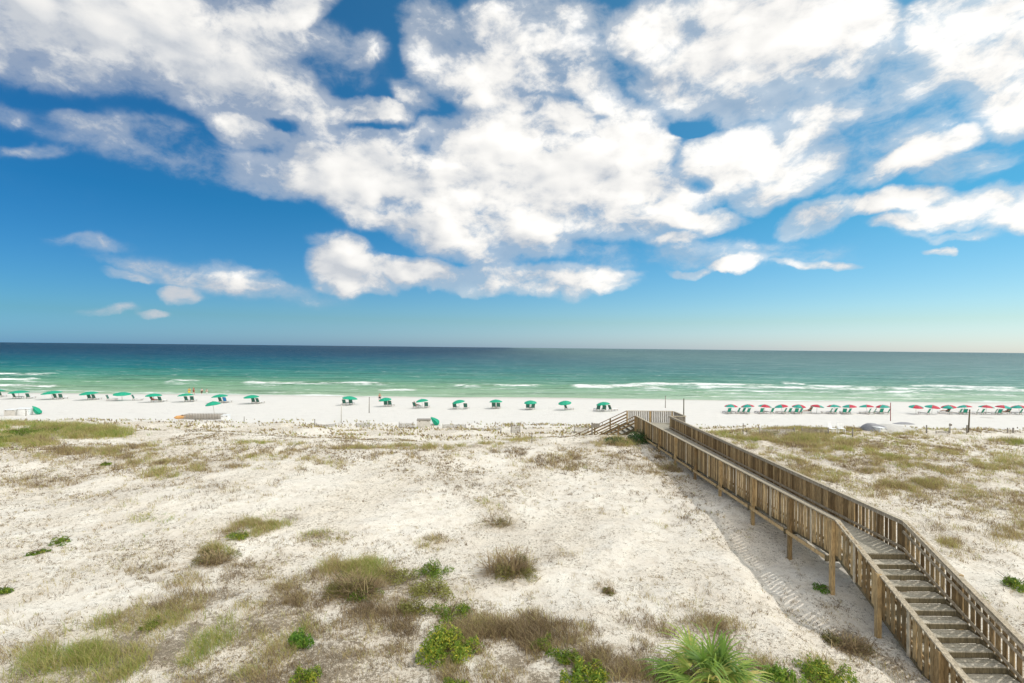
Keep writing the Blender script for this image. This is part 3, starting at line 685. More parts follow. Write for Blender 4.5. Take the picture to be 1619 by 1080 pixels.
def chair_proto(name, sling):
    e = empty(name, (0, 0, 0)); b = MB()       # faces +Y
    for s in (-1, 1):
        b.bar((s*.30, -.35, .30), (s*.30, 1.25, .27), .045, .07); 
    for y in (-.3, .3, .85, 1.22): b.bar((-.3, y, .27), (.3, y, .27), .05, .03)
    b.build('frame', M['chairframe'], e)
    for s in (-1, 1):
        for y in (-.25, 1.1):
            c = MB(); c.box((s*.30, y, .13), (.05, .06, .29)); c.build('leg', M['chairframe'], e)
    b = MB(); b.box((0, .5, .345), (.56, 1.45, .07)); b.build('seat', M['whitecloth'], e, .02)
    b = MB(); b.bar((0, -.18, .34), (0, -.50, 1.02), .58, .09, up=(0, 1, .4)); b.build('backrest', sling, e, .02)
    b = MB()
    for s in (-1, 1): b.bar((s*.31, -.15, .26), (s*.31, -.52, 1.05), .03, .045)
    b.bar((-.31, -.53, 1.05), (.31, -.53, 1.05), .04, .03); b.build('back_frame', M['chairframe'], e)
    return e
UG = umbrella_proto('beach_umbrella', [M['cgreen']]); UM = umbrella_proto('beach_umbrella', [M['cteal'], M['cred']])
CG = chair_proto('beach_chair', M['chairgreen']); CT = chair_proto('beach_chair', M['chairteal'])
CB = chair_proto('beach_chair', M['bluecloth'])
used = set()
def inst(proto, loc, rz, label, cat, group, sc=1.0, tilt=(0, 0)):
    o = proto if proto.name not in used else copy_tree(proto)
    used.add(proto.name); o.location = loc; o.rotation_euler = (tilt[0], tilt[1], rz); o.scale = (sc,)*3
    return tag(o, label, cat, group)
# green umbrellas: cx, rim y, width px, chairs [px...], tilt, chair base y
GU = [(-9, 619.5, 25, [1], 0, 628), (30, 621, 26, [25, 46], 0, 630.5), (83, 622.8, 26, [89.3, 97.5], -6, 631.5), (141.5, 624.6, 24, [142.7, 150.3], -3, 632.5), (193, 626, 24, [173, 213.5], 0, 633.5),
 (243, 626.8, 23, [254.5], 0, 636), (294, 627.5, 22, [296, 304.5], -5, 635.5), (348, 628.5, 23, [350, 357], -5, 637.5), (398, 630, 22.5, [402, 409], -5, 638.5),
 (552, 633, 23.5, [545, 555], 8, 640.5), (610, 634.8, 20, [610.3, 617.2], -5, 643), (668.5, 635.8, 20, [674.5], -5, 645.5), (727, 637.8, 20.5, [719.5, 736.5], -8, 647), (784, 638, 20.5, [780.7, 788], -3, 646.5),
 (839, 637.8, 20.5, [834.5, 842], -7, 648), (894, 639, 21, [896.5], -8, 648.5), (955, 639.6, 22, [945, 955, 966.5], -4, 650.5)]
gi = 0; ci = 0
UP = {}
for i, (cx_, ry_, w, ch, tl, by_) in enumerate(GU):
    x, y, z = ground(cx_, by_); sc = w*y/F/2.4
    lab = 'green beach umbrella by the water, %s from the left end of the all-green row' % ORD[i] if i else 'green beach umbrella cut by the left edge, at the end of the all-green row'
    # lift so that the rim sits where it does in the photograph
    rim = CAMZ-(y/F)*(ry_-(541+17*cx_/1619)); hgt = max(.75, min(1.3, (rim-z)/1.52))
    o = inst(UG, (x, y, z), random.uniform(0, .7), lab, 'umbrella', 'green umbrellas in the row along the beach', sc, (R(random.uniform(-7, 7)), R(tl+random.uniform(-4, 4)))); o.scale = (sc, sc, hgt)
    UP[i] = (x, y, z)
    for j, c in enumerate(ch):
        x, y, z = ground(c, by_)
        side = '' if len(ch) == 1 else (', ' + (['left one', 'right one'] if len(ch) == 2 else ['left one', 'middle one', 'right one'])[j])
        nm = ORD[i]+' all-green umbrella from the left' if i else 'all-green umbrella cut by the left edge'
        if i == 7 and j == 1: inst(CB, (x, y, z), -.1, 'beach chair draped in blue under the eighth all-green umbrella from the left', 'beach chair', 'beach chairs under the green umbrellas', 1.05)
        else: inst(CG, (x, y-.0, z), random.uniform(-.25, .25)+(-1.2 if i in (4,) else 0)+(-1.1 if i in (15,) or (i == 16 and j == 2) else 0), 'dark green beach chair at the %s%s' % (nm, side), 'beach chair', 'beach chairs under the green umbrellas', 1.0)
# near umbrella by the first storage pile
x, y, z = ground(339, 655); o = inst(UG, (x, y, z), .3, 'green umbrella standing nearer than its row, just behind the low pile of wooden frames', 'umbrella', 'green umbrellas in the row along the beach', 22*y/F/2.4, (0, R(-8))); o.scale = (22*y/F/2.4, 22*y/F/2.4, .92)
MU = [1156, 1183.6, 1208.6, 1237, 1263, 1291, 1319, 1344, 1371, 1397, 1448, 1473, 1501, 1527, 1559, 1585, 1612]
MC = [1150, 1164, 1172, 1180, 1201, 1217, 1237, 1245, 1256, 1262, 1309, 1316.5, 1332.5, 1338.5, 1369.5, 1378, 1389.5, 1400, 1463, 1513, 1522, 1539, 1548, 1568.5, 1576, 1608, 1616]
for i, cx_ in enumerate(MU):
    x, y, z = ground(cx_, 653.3+ (cx_-1150)*.004); sc = 19.5*y/F/2.4
    lab = 'red and green panelled umbrella, %s from the left in the right-hand row' % ORD[i]
    rim = CAMZ-(y/F)*(642.8+(cx_-1150)*.0035-(541+17*cx_/1619)); hgt = (rim-z)/1.52
    o = inst(UM, (x, y, z), [.2, 1.0, .5, -.3, .8, -.1, .4][i % 7]-math.pi/4*(i % 3), lab, 'umbrella', 'red and green umbrellas in the right-hand row', sc, (R(random.uniform(-8, 8)), R(random.uniform(-9, 7)))); o.scale = (sc, sc, hgt)
for i, c in enumerate(MC):
    x, y, z = ground(c, 654+(c-1150)*.003)
    near = min(range(len(MU)), key=lambda k: abs(MU[k]-c)); rank = sum(1 for q in MC if q <= c)
    inst(CT, (x, y-.3, z), random.uniform(.35, .8) if i % 4 else random.uniform(-.3, .2), 'teal beach chair, %s from the left in the right-hand row' % ORD[rank-1], 'beach chair', 'teal beach chairs under the red and green umbrellas', .95)

# poles, posts and signs
def pole(u, y0, y1, wpx, label, name='pole', cat='pole', mat='greyw', lean=0, cap=None):
    x, y, z = ground(u, y1); t = CAMZ-(y/F)*(y0-(541+17*u/1619)); w = max(.05, wpx*y/F)
    e = empty(name, (x, y, z), 0, label, cat); b = MB(); L = t-z
    b.tube([(0, 0, -.3), (lean*L*.5, 0, L*.5), (lean*L, 0, L)], [w*.55, w*.5, w*.46], 8, tone=.2); b.build('shaft', M[mat], e)
    b = MB(); b.tube([(lean*L, 0, L+.001), (lean*L, 0, L+.03), (lean*L, 0, L+.045)], [w*.52, w*.5, w*.3], 8); b.build('top_cap', M['darkw'], e)
    if cap:
        b = MB(); b.box((lean*L+cap[0]*y/F, -.05, L-cap[2]*y/F/2), (cap[1]*y/F, .03, cap[2]*y/F)); b.build('board', M['greyw'], e)
    return e
pole(539.5, 639, 669, 1.6, 'tall pale grey pole standing on the sand left of centre', mat='tarp')
pole(583.6, 628, 653.5, 1.2, 'tall thin pole between the tenth and eleventh green umbrellas')
pole(1052, 626, 645, 1.1, 'thin pole on the beach behind the boardwalk landing')
pole(1081, 630.5, 660, 1.7, 'dark thick pole just right of the boardwalk landing', mat='darkw')
pole(1408, 637, 666, 1.0, 'thin reddish pole behind the grey tarped mound', mat='maroon')
pole(1531, 648, 684, 2.0, 'tall leaning dark pole at the far right of the foredune', mat='darkw', lean=.06)
P2 = [(1175, 670, 687, 1.3, 'taller post of a close pair right of the boardwalk'), (1181, 680, 688, 1.3, 'short post of a close pair right of the boardwalk'), (1348, 678, 691, 2, 'stout short post before the dune grass, left of the tarped mound'),
 (1465, 673, 685, 2, 'short post right of the grey tarped mound'), (1529, 673, 685, 2.2, 'short post touching the tall leaning pole'),
 (1593, 677, 684.5, 1.6, 'left post of the last pair at the right edge'), (1602, 677, 684.5, 2.4, 'right post of the last pair at the right edge'), (792, 677, 686, 1.6, 'low post alone on the foredune right of centre'),
 (841, 685, 701, 1.4, 'post standing closest to the dune crest right of centre'), (386, 659, 667, 1.0, 'short post right of the pile of wooden frames'), (497.5, 663, 675, 1.3, 'weathered post at the left start of the sand fences'),
 (41, 650, 658, 1.2, 'small post in front of the white storage boxes at left')]
for a in P2: pole(*a, name='fence_post', cat='post')
pole(1502, 670, 685, 1.4, 'post carrying a small square board, right foredune', name='sign_post', cat='sign', cap=(0, 4.5, 3))
pole(936, 669, 688, 2.6, 'sign post with a weathered board beside the foot of the beach stairs', name='sign_post', cat='sign', cap=(6, 12, 6.5))

def sand_fence(u0, u1, yb, hpx, label, mesh=.5):
    x0, y0, z0 = ground(u0, yb); x1, y1, z1 = ground(u1, yb); h = hpx*y0/F
    e = empty('sand_fence', (x0, y0, z0), 0, label, 'fence'); L = math.hypot(x1-x0, y1-y0)
    n = max(2, int(L/2)+1)
    def G(t): return x1*t+x0*(1-t), y1*t+y0*(1-t)
    for i in range(n):
        X_, Y_ = G(i/(n-1)); g_ = hz(X_, Y_)-z0; b = MB(); b.tube([(X_-x0, Y_-y0, g_-.2), (X_-x0, Y_-y0, g_+h*1.1)], .045, 6); b.build('post', M['greyw'], e)
    b = MB(); m = int(L/.085)
    for i in range(m):
        X_, Y_ = G((i+.5)/m); g_ = hz(X_, Y_)-z0; hh = h*random.uniform(.82, .96)
        b.box((X_-x0, Y_-y0+.05, g_+hh/2-.02), (.036, .010, hh), rz=random.uniform(-.3, .3))
    b.build('slats', M['greyw'], e)
    b = MB()
    for q in (.25, .6, .85):
        pts = [(G(i/8)[0]-x0, G(i/8)[1]-y0+.06, hz(*G(i/8))-z0+h*q) for i in range(9)]; b.tube(pts, .008, 4)
    b.build('wire', M['darkw'], e)
SF = [(563, 584, 675.5, 7.5, 'short sand fence panel just right of the tall pale pole'), (631, 653, 677, 9, 'sand fence panel left of the beach locker'), (700, 736, 677.5, 6.5, 'long sand fence panel right of the beach locker'),
 (808, 822, 684.5, 14, 'tall narrow sand fence panel between two posts, right of centre'), (908, 930, 685, 11, 'leaning sand fence panel beside the beach stairs'), (1201, 1256, 687, 10, 'long sand fence along the right dune, nearest the boardwalk'),
 (1268, 1310, 687, 10, 'sand fence along the right dune, second from the boardwalk'), (500, 530, 674.5, 5, 'low ragged sand fence at the left of centre'), (1480, 1500, 685, 3.5, 'low buried sand fence left of the square board post'), (745, 790, 680, 3.5, 'low buried sand fence running up to a single post')]
for a in SF: sand_fence(*a)

def locker(u0, u1, yb, hpx, label, lid='white', side='boxside', name='storage_box', rz=.12):
    x0, y0, z0 = ground((u0+u1)/2, yb); w = (u1-u0)*y0/F; h = hpx*y0/F; e = empty(name, (x0, y0+.5, z0), rz, label, 'storage box')
    b = MB(); b.box((0, 0, h*.42-.06), (w*.94, .9, h*.84+.1)); b.build('body', M[side], e, .015)
    b = MB(); b.hexa([(-w/2, -.52, h*.86), (w/2, -.52, h*.86), (w/2, .52, h*.90), (-w/2, .52, h*.90), (-w/2, -.52, h*.93), (w/2, -.52, h*.93), (w/2, .52, h), (-w/2, .52, h)]); b.build('lid', M[lid], e, .01)
    for s in (-1, 1):
        b = MB(); b.box((s*w*.3, -.47, h*.78), (.12, .03, .08)); b.build('latch', M['darkw'], e)
    return e
locker(5, 22, 657.5, 10, 'grey sided storage box at far left, behind the foredune')
locker(22, 43, 657, 11, 'white storage box right of the grey sided one at far left', side='white')
locker(658, 680, 676, 12.5, 'pale grey beach locker with lid, in the middle of the sand fences', lid='greyw')
locker(348, 359, 664.5, 8, 'small white box at the right end of the wooden frame pile', side='white')
locker(1391, 1402, 684, 7, 'small white box in front of the grey tarped mound', side='white')
# folded umbrellas leaning
def folded(u0, y0, u1, y1, label):
    x, y, z = ground(u1, y1+2); L = math.hypot(u1-u0, y1-y0)*y/F*1.25; e = empty('folded_umbrella', (x, y, z), 0, label, 'umbrella')
    dx = (u0-u1)*y/F; dz = (y1+2-y0)*y/F; d = Vector((dx, .0, dz))
    b = MB(); b.tube([(0, 0, 0), d*1.0], .03, 6); b.build('pole', M['chairframe'], e)
    b = MB(); n = 10; vs = []
    for i in range(7):
        t = .12+.88*i/6; r = [.16, .36, .40, .34, .26, .16, .03][i]; c = d*t; a = d.orthogonal().normalized(); q = d.normalized().cross(a)
        for k in range(n): rr = r*(.8 if k % 2 else 1.1); vs.append(c+(a*math.cos(2*math.pi*k/n)+q*math.sin(2*math.pi*k/n))*rr)
    b.add(vs, [(i*n+k, i*n+(k+1) % n, (i+1)*n+(k+1) % n, (i+1)*n+k) for i in range(6) for k in range(n)], 0, .5)
    b.build('canopy', M['cgreen'], e)
folded(51, 643, 66, 654, 'folded green umbrella leaning by the white storage boxes at far left')
folded(681, 660, 695, 671, 'folded green umbrella leaning right of the beach locker')
x, y, z = ground(696, 676)
# pile of wooden frames
x, y, z = ground(322, 663.5); e = empty('frame_pile', (x, y, z), .05, 'low pile of stacked wooden lounger frames behind the left foredune', 'pile')
Wp = 62*y/F
for k in range(4):
    b = MB(); zz_ = .12+k*.17
    for yy in (-.35, .35, .9): b.box((random.uniform(-.1, .1), yy, zz_), (Wp*random.uniform(.9, 1), .07, .06))
    m = int(Wp/.4)
    for i in range(m): b.box((-Wp*.45+i*Wp*.9/m, .27, zz_+.045), (.09, 1.4, .025))
    b.build('frame', M['chairframe'], e)
x, y, z = ground(291, 662); e = empty('kayak', (x, y, z), .5, 'orange and tan plastic float at the left end of the wooden frame pile', 'float')
b = MB(); n = 12; pts = [(-1.2, 0, .2), (-.9, 0, .2), (0, 0, .22), (.9, 0, .2), (1.2, 0, .26)]; b.tube(pts, [.02, .22, .3, .22, .02], 12); b.build('hull', M['orange'], e)
b = MB(); b.tube([(-.3, -.1, .45), (.3, -.1, .45)], [.09, .09], 8); b.build('seat', M['darkcloth'], e)
# tarped mound on the right
def mound(u, yb, wpx, hpx, mat, label, name='tarp_mound', dep=1.4):
    x, y, z = ground(u, yb); w = wpx*y/F/2; h = hpx*y/F; n = 28; m = 12
    xs_ = np.linspace(-1, 1, n); ys_ = np.linspace(-1, 1, m); V, Q, X_, Y_ = grid(xs_, ys_, lambda a, b: a*0)
    rr = np.clip(1-(np.abs(X_)**2.2+np.abs(Y_)**2.2), 0, 1)**.6; Z_ = h*rr*(.85+.22*fbm(X_*2+u, Y_*1.3, 88, 3))-.08
    V = np.stack([X_*w, Y_*dep, Z_], -1).reshape(-1, 3); e = link(name, quick_mesh(name, V, Q), M[mat]); e.location = (x, y+dep, z)
    so = e.modifiers.new('s', 'SOLIDIFY'); so.thickness = .03
    return tag(e, label, 'tarp')
mound(1399, 683, 34, 13, 'tarpdark', 'dark slate tarp heaped over stacked gear, right foredune')
mound(1437, 684, 66, 9, 'tarp', 'long pale grey tarp spread low beside the dark slate one', dep=2)
mound(1436, 672, 36, 3.5, 'tarpdark', 'flat dark tarp lying on the sand behind the pale grey one', dep=.8)
mound(1568, 662, 20, 2.2, 'tarp', 'flat grey cover lying alone on the beach at the right', dep=.8)
# white plastic chairs stacked beside the right fence
for i, (u_, r_) in enumerate(((1316, .4), (1330, -.3))):
    x, y, z = ground(u_, 686); e = empty('plastic_chair', (x, y, z), r_, ['white plastic chair nearer the right sand fence', 'white plastic chair standing right of its twin, by the dune grass'][i], 'chair')
    for sx in (-.24, .24):
        for sy in (-.22, .22): b = MB(); b.bar((sx*1.15, sy*1.15, -.02), (sx, sy, .44), .05, .05); b.build('leg', M['white'], e)
    b = MB(); b.box((0, 0, .46), (.54, .5, .04)); b.build('seat', M['white'], e, .01)
    b = MB(); b.bar((0, .22, .48), (0, .34, 1.0), .5, .03, up=(0, 1, 0)); b.build('backrest', M['white'], e, .01)

# ------------------------------------------------------------------ people
def skin_mesh(nodes, edges, root=0, sub=2):
    me = bpy.data.meshes.new('t'); me.from_pydata([n[0] for n in nodes], edges, []); o = bpy.data.objects.new('t', me); COL.objects.link(o)
    o.modifiers.new('s', 'SKIN'); 
    for i, n in enumerate(nodes):
        sv = me.skin_vertices[0].data[i]; r = n[1]; sv.radius = r if isinstance(r, tuple) else (r, r); sv.use_root = (i == root)
    sb = o.modifiers.new('u', 'SUBSURF'); sb.levels = sub; sb.render_levels = sub
    bpy.context.view_layer.update(); dg = bpy.context.evaluated_depsgraph_get()
    m = bpy.data.meshes.new_from_object(o.evaluated_get(dg)); bpy.data.objects.remove(o); bpy.data.meshes.remove(me)
    for p in m.polygons: p.use_smooth = True
    return m
def person(loc, rz, label, top, bottom, pose='stand'):
    e = empty('person', loc, rz, label, 'person')
    st = pose == 'stand'
    if st:
        P = dict(pel=(0, 0, .95), wst=(0, 0, 1.08), cst=(0, -.01, 1.30), nk=(0, 0, 1.48), hd=(0, .02, 1.60), hd2=(0, .01, 1.70))
        LH = [[(s*.10, 0, .88), (s*.12, .05+.06*s, .48), (s*.13, -.02+.1*s, .08), (s*.14, .12+.1*s, .035)] for s in (-1, 1)]
        AR = [[(s*.19, 0, 1.40), (s*.26, -.03, 1.13), (s*.27, .08, .90), (s*.27, .12, .82)] for s in (-1, 1)]
    else:  # reclining on a chair: seat .38, back toward -Y
        P = dict(pel=(0, -.05, .50), wst=(0, -.14, .60), cst=(0, -.24, .80), nk=(0, -.33, .98), hd=(0, -.34, 1.10), hd2=(0, -.36, 1.20))
        LH = [[(s*.10, .02, .48), (s*.14, .42, .62 if pose == 'knees' else .48), (s*.13, .85, .45), (s*.13, .93, .53)] for s in (-1, 1)]
        AR = [[(s*.19, -.27, .90), (s*.29, -.16, .68), (s*.30, .06, .56), (s*.30, .14, .53)] for s in (-1, 1)]
    N = [(P['pel'], (.14, .11)), (P['wst'], (.13, .10)), (P['cst'], (.155, .105)), (P['nk'], .055), (P['hd'], (.085, .095)), (P['hd2'], (.075, .085))]
    E = [(0, 1), (1, 2), (2, 3), (3, 4), (4, 5)]
    for L in LH:
        i = len(N); N += [(L[0], .085), (L[1], .058), (L[2], .04), (L[3], (.04, .03))]; E += [(0, i), (i, i+1), (i+1, i+2), (i+2, i+3)]
    for A in AR:
        i = len(N); N += [(A[0], .055), (A[1], .042), (A[2], .03), (A[3], (.035, .018))]; E += [(2, i), (i, i+1), (i+1, i+2), (i+2, i+3)]
    me = skin_mesh(N, E)
    bm = bmesh.new(); bm.from_mesh(me)
    def finger(p, d, L, r):
        a = d.orthogonal().normalized()*r; c = d.cross(a); ring = []
        for t, k in ((0, 1), (.5, .9), (1, .5)):
            q = p+d*L*t+Vector((0, 0, -.006*t*t)); ring.append([bm.verts.new(q+(a*math.cos(w)+c*math.sin(w))*k) for w in (0, 1.57, 3.14, 4.71)])
        for A_, B_ in zip(ring[:-1], ring[1:]):
            for i in range(4): bm.faces.new((A_[i], A_[(i+1) % 4], B_[(i+1) % 4], B_[i]))
        bm.faces.new(ring[-1])
    for A, s in zip(AR, (-1, 1)):
        h = Vector(A[3]); d = (Vector(A[3])-Vector(A[2])).normalized()
        for k, L in enumerate((.068, .078, .072, .058)): finger(h+Vector((0, (k-1.5)*.018, 0))+d*.02, d, L, .008)
        finger(h-d*.02+Vector((0, .03, 0)), (d+Vector((0, .9, 0))).normalized(), .06, .009)
    hd = Vector(P['hd'])       # nose and ears
    finger(hd+Vector((0, .075, .03)), Vector((0, .5, -.6)).normalized(), .04, .012)
    for s in (-1, 1): finger(hd+Vector((s*.075, 0, .02)), Vector((s*.4, -.3, .6)).normalized(), .05, .012)
    bm.to_mesh(me); bm.free(); me.name = 'body'; link('body', me, M['skin'], e)
    hv = Vector(P['hd2']); m = skin_mesh([(tuple(hv+Vector((0, -.03, .015))), (.085, .085)), (tuple(hv+Vector((0, -.06, -.08))), (.07, .05))], [(0, 1)]); link('hair', m, M['hair'], e)
    if top:
        T = [(P['wst'], (.155, .125)), (P['cst'], (.18, .13)), (tuple(Vector(P['nk'])*.55+Vector(P['cst'])*.45), (.10, .08))]; EE = [(0, 1), (1, 2)]
        for A in AR: i = len(T); mid = tuple((Vector(A[0])+Vector(A[1]))/2); T += [(A[0], .075), (mid, .07)]; EE += [(1, i), (i, i+1)]
        link('shirt', skin_mesh(T, EE), M[top], e)
    if bottom:
        T = [(P['wst'], (.14, .12)), (P['pel'], (.165, .135))]; EE = [(0, 1)]
        for L in LH: i = len(T); T += [(L[0], .11), (tuple(Vector(L[0])*.45+Vector(L[1])*.55), .085)]; EE += [(1, i), (i, i+1)]
        link('shorts', skin_mesh(T, EE, 1), M[bottom], e)
    return e
def at(u, v): return ground(u, v)
person(at(299, 626), .3, 'person in a bright yellow top standing at the water edge', 'yellow', 'yellow')
person(at(306, 624.5), -.4, 'person in dark red clothes standing beside the one in yellow', 'maroon', 'maroon')
p = unproj0(319, 622.5); person((p[0], p[1], -.45), 1.2, 'person in white wading in the shallows, left one of two', 'whitecloth', 'darkcloth')
p = unproj0(327, 621.5); person((p[0], p[1], -.7), .4, 'person in white standing deeper in the water, right one of two', 'whitecloth', 'whitecloth')
person(at(600.3, 636), .2, 'bare-chested person in dark shorts standing behind the eleventh green umbrella', None, 'darkcloth')
x, y, z = at(242, 636); inst(CG, (x, y, z), -1.2, 'beach chair under the person in red, at the sixth green umbrella', 'beach chair', 'beach chairs under the green umbrellas')
person((x, y, z), -1.2, 'person in red reclining under the sixth green umbrella', 'redcloth', 'redcloth', 'recline')
x, y, z = at(657, 645.5); inst(CG, (x, y, z), -.5, 'beach chair under the person in pink, at the twelfth green umbrella', 'beach chair', 'beach chairs under the green umbrellas')
person((x, y, z), -.5, 'person in pink sitting at the twelfth green umbrella', 'pink', 'pink', 'knees')
x, y, z = at(1279, 653.5); inst(CT, (x, y, z), 1.35, 'teal beach chair turned sideways under the lying person in maroon', 'beach chair', 'teal beach chairs under the red and green umbrellas')
person((x, y, z), 1.35, 'person in maroon lying sideways between the fifth and sixth panelled umbrellas', 'maroon', 'darkcloth', 'recline')
x, y, z = at(1497, 654.8); inst(CT, (x, y, z), 1.2, 'teal beach chair under the person in dark clothes, right-hand row', 'beach chair', 'teal beach chairs under the red and green umbrellas')
person((x, y, z), 1.2, 'person in dark clothes reclining under the thirteenth panelled umbrella', 'darkcloth', 'darkcloth', 'knees')
x, y, z = at(1592, 655.5); inst(CT, (x, y, z), 1.4, 'teal beach chair under the person in grey, near the right edge', 'beach chair', 'teal beach chairs under the red and green umbrellas')
person((x, y, z), 1.4, 'person in grey lying near the right end of the right-hand row', 'tarp', 'darkcloth', 'recline')

# ------------------------------------------------------------------ sky and light
SAZ, SEL = R(60), R(47)
sund = Vector((math.sin(SAZ)*math.cos(SEL), math.cos(SAZ)*math.cos(SEL), math.sin(SEL)))
w = bpy.data.worlds.new('World'); S.world = w; w.use_nodes = True; t = NT(w.node_tree); t.n.clear()
out = t.new('ShaderNodeOutputWorld'); D_ = t.new('ShaderNodeTexCoord').outputs['Generated']
sky = t.new('ShaderNodeTexSky', sky_type='NISHITA', sun_disc=False, sun_elevation=SEL, sun_rotation=SAZ, altitude=10, air_density=1.0, dust_density=.6, ozone_density=2.2)
sp = t.new('ShaderNodeSeparateXYZ'); t.put(sp.inputs[0], D_); dz = sp.outputs[2]
BL = [ # cloud masses: cx, cy, rx, ry, rot, weight
 (170, 40, 330, 110, 8, 1.0), (300, 100, 260, 80, 20, 1.0), (430, 150, 210, 56, 22, .95), (560, 175, 110, 26, 14, .7), (400, 205, 90, 34, 25, .75), (450, 25, 90, 40, -20, .7), (60, 90, 120, 50, 10, .5),
 (160, 203, 90, 24, 6, .4), (15, 178, 60, 20, 10, .2), (320, 264, 110, 20, 2, .36), (70, 240, 90, 10, 4, .2),
 (575, 85, 46, 34, -35, .42), (690, 60, 60, 90, -5, .85), (745, 110, 100, 60, 25, .62), (790, 30, 80, 60, 0, .55), (660, 160, 50, 24, 40, .45), (790, 165, 70, 24, 0, .55), (710, 205, 110, 24, -5, .5),
 (935, 135, 52, 34, 20, .5), (960, 165, 50, 16, 0, .5), (905, 45, 60, 20, 50, .35),
 (500, 262, 170, 52, 4, 1.0), (590, 270, 150, 70, 10, 1.1), (610, 320, 140, 50, 20, .8), (800, 235, 110, 70, 0, 1.2), (820, 300, 210, 80, 0, 1.3), (950, 290, 190, 70, 0, 1.2), (1000, 240, 100, 60, -10, .9), (740, 355, 150, 56, 16, .9), (900, 350, 200, 46, -2, 1.0), (1040, 320, 110, 44, 0, 1.0), (1090, 350, 100, 18, 2, .7), (770, 400, 80, 34, 20, .6), (860, 395, 90, 20, 0, .5),
 (550, 425, 62, 46, 8, .85), (548, 400, 34, 28, 0, .6), (590, 440, 50, 26, 0, .5), (665, 433, 80, 24, 14, .9), (840, 441, 170, 26, -2, 1.0), (930, 434, 90, 12, -3, .7), (900, 456, 50, 16, 0, .4), (740, 450, 60, 18, 0, .6),
 (1030, 50, 76, 70, 10, 1.1), (1200, 100, 220, 95, -12, 1.4), (1320, 60, 140, 80, -20, 1.2), (1090, 140, 110, 56, 0, .9), (1230, 20, 220, 60, 0, .9),
 (1170, 260, 110, 60, -25, 1.1), (1250, 215, 110, 46, -35, .95), (1290, 262, 90, 28, -30, .6), (1335, 180, 50, 24, -30, .45), (1240, 300, 100, 30, -20, .7), (1060, 30, 60, 60, 0, .8), (520, 380, 30, 14, 0, .3), (900, 20, 80, 26, 0, .45), (880, 190, 60, 30, 0, .7), (1150, 310, 60, 16, -10, .4),
 (1455, 245, 110, 22, -20, .85), (1520, 218, 60, 20, -18, .8), (1390, 272, 50, 12, -25, .4), (1290, 345, 66, 26, -16, .85), (1400, 318, 110, 22, -14, .75), (1460, 345, 90, 14, -8, .5), (1540, 325, 120, 30, -10, .9), (1600, 340, 80, 26, -4, .75), (1590, 300, 60, 10, -14, .35), (1500, 368, 80, 8, -4, .35),
 (1570, 70, 130, 120, 0, 1.6), (1600, 150, 80, 56, 0, 1.2), (1500, 40, 70, 60, 0, .8), (1450, 145, 60, 20, -24, .4), (1440, 60, 60, 60, 0, .35),
 (1172, 416, 56, 13, -5, .7), (1085, 432, 36, 5, -3, .5), (1290, 416, 76, 6, 2, .5), (1478, 391, 26, 5, 0, .5), (1190, 390, 26, 7, 0, .4), (1060, 378, 54, 10, -8, .55),
 (290, 466, 36, 15, 0, .5), (200, 437, 44, 9, 8, .42), (400, 445, 80, 12, 8, .45), (160, 490, 60, 6, 0, .36), (250, 498, 30, 5, 0, .38), (215, 415, 80, 8, 4, .25), (130, 388, 80, 12, 5, .25), (380, 425, 60, 10, 10, .3)]
BL += [(870, 60, 150, 110, 10, .42), (1430, 120, 110, 70, -30, .36), (1380, 240, 160, 60, -20, .38), (520, 90, 90, 50, 20, .36), (250, 230, 220, 40, 6, .34), (1150, 400, 200, 24, -4, .3), (1000, 410, 200, 20, 0, .3), (330, 440, 200, 22, 6, .26), (1530, 250, 120, 40, -15, .34)]
HOLES = [(1102, 292, 26, 15, 15, .75), (1095, 198, 50, 18, 5, .55), (450, 195, 26, 10, 0, .5), (590, 200, 70, 7, 0, .5), (310, 30, 40, 20, 10, .25), (865, 245, 24, 16, 0, .3), (800, 260, 16, 12, 0, .25), (1150, 105, 40, 10, -20, .2), (890, 100, 40, 30, 0, .15), (650, 330, 40, 12, 10, .25)]
def warpnode(vec, scale, det, amt):
    n = t.new('ShaderNodeTexNoise'); t.put(n.inputs['Vector'], vec); n.inputs['Scale'].default_value = scale; n.inputs['Detail'].default_value = det
    return t.vm('SCALE', t.vm('SUBTRACT', n.outputs['Color'], (.5, .5, .5)), amt)
Dw = t.vm('ADD', D_, warpnode(D_, 6, 7, .11)); Dn = t.vm('ADD', D_, warpnode(D_, 14, 6, .05))
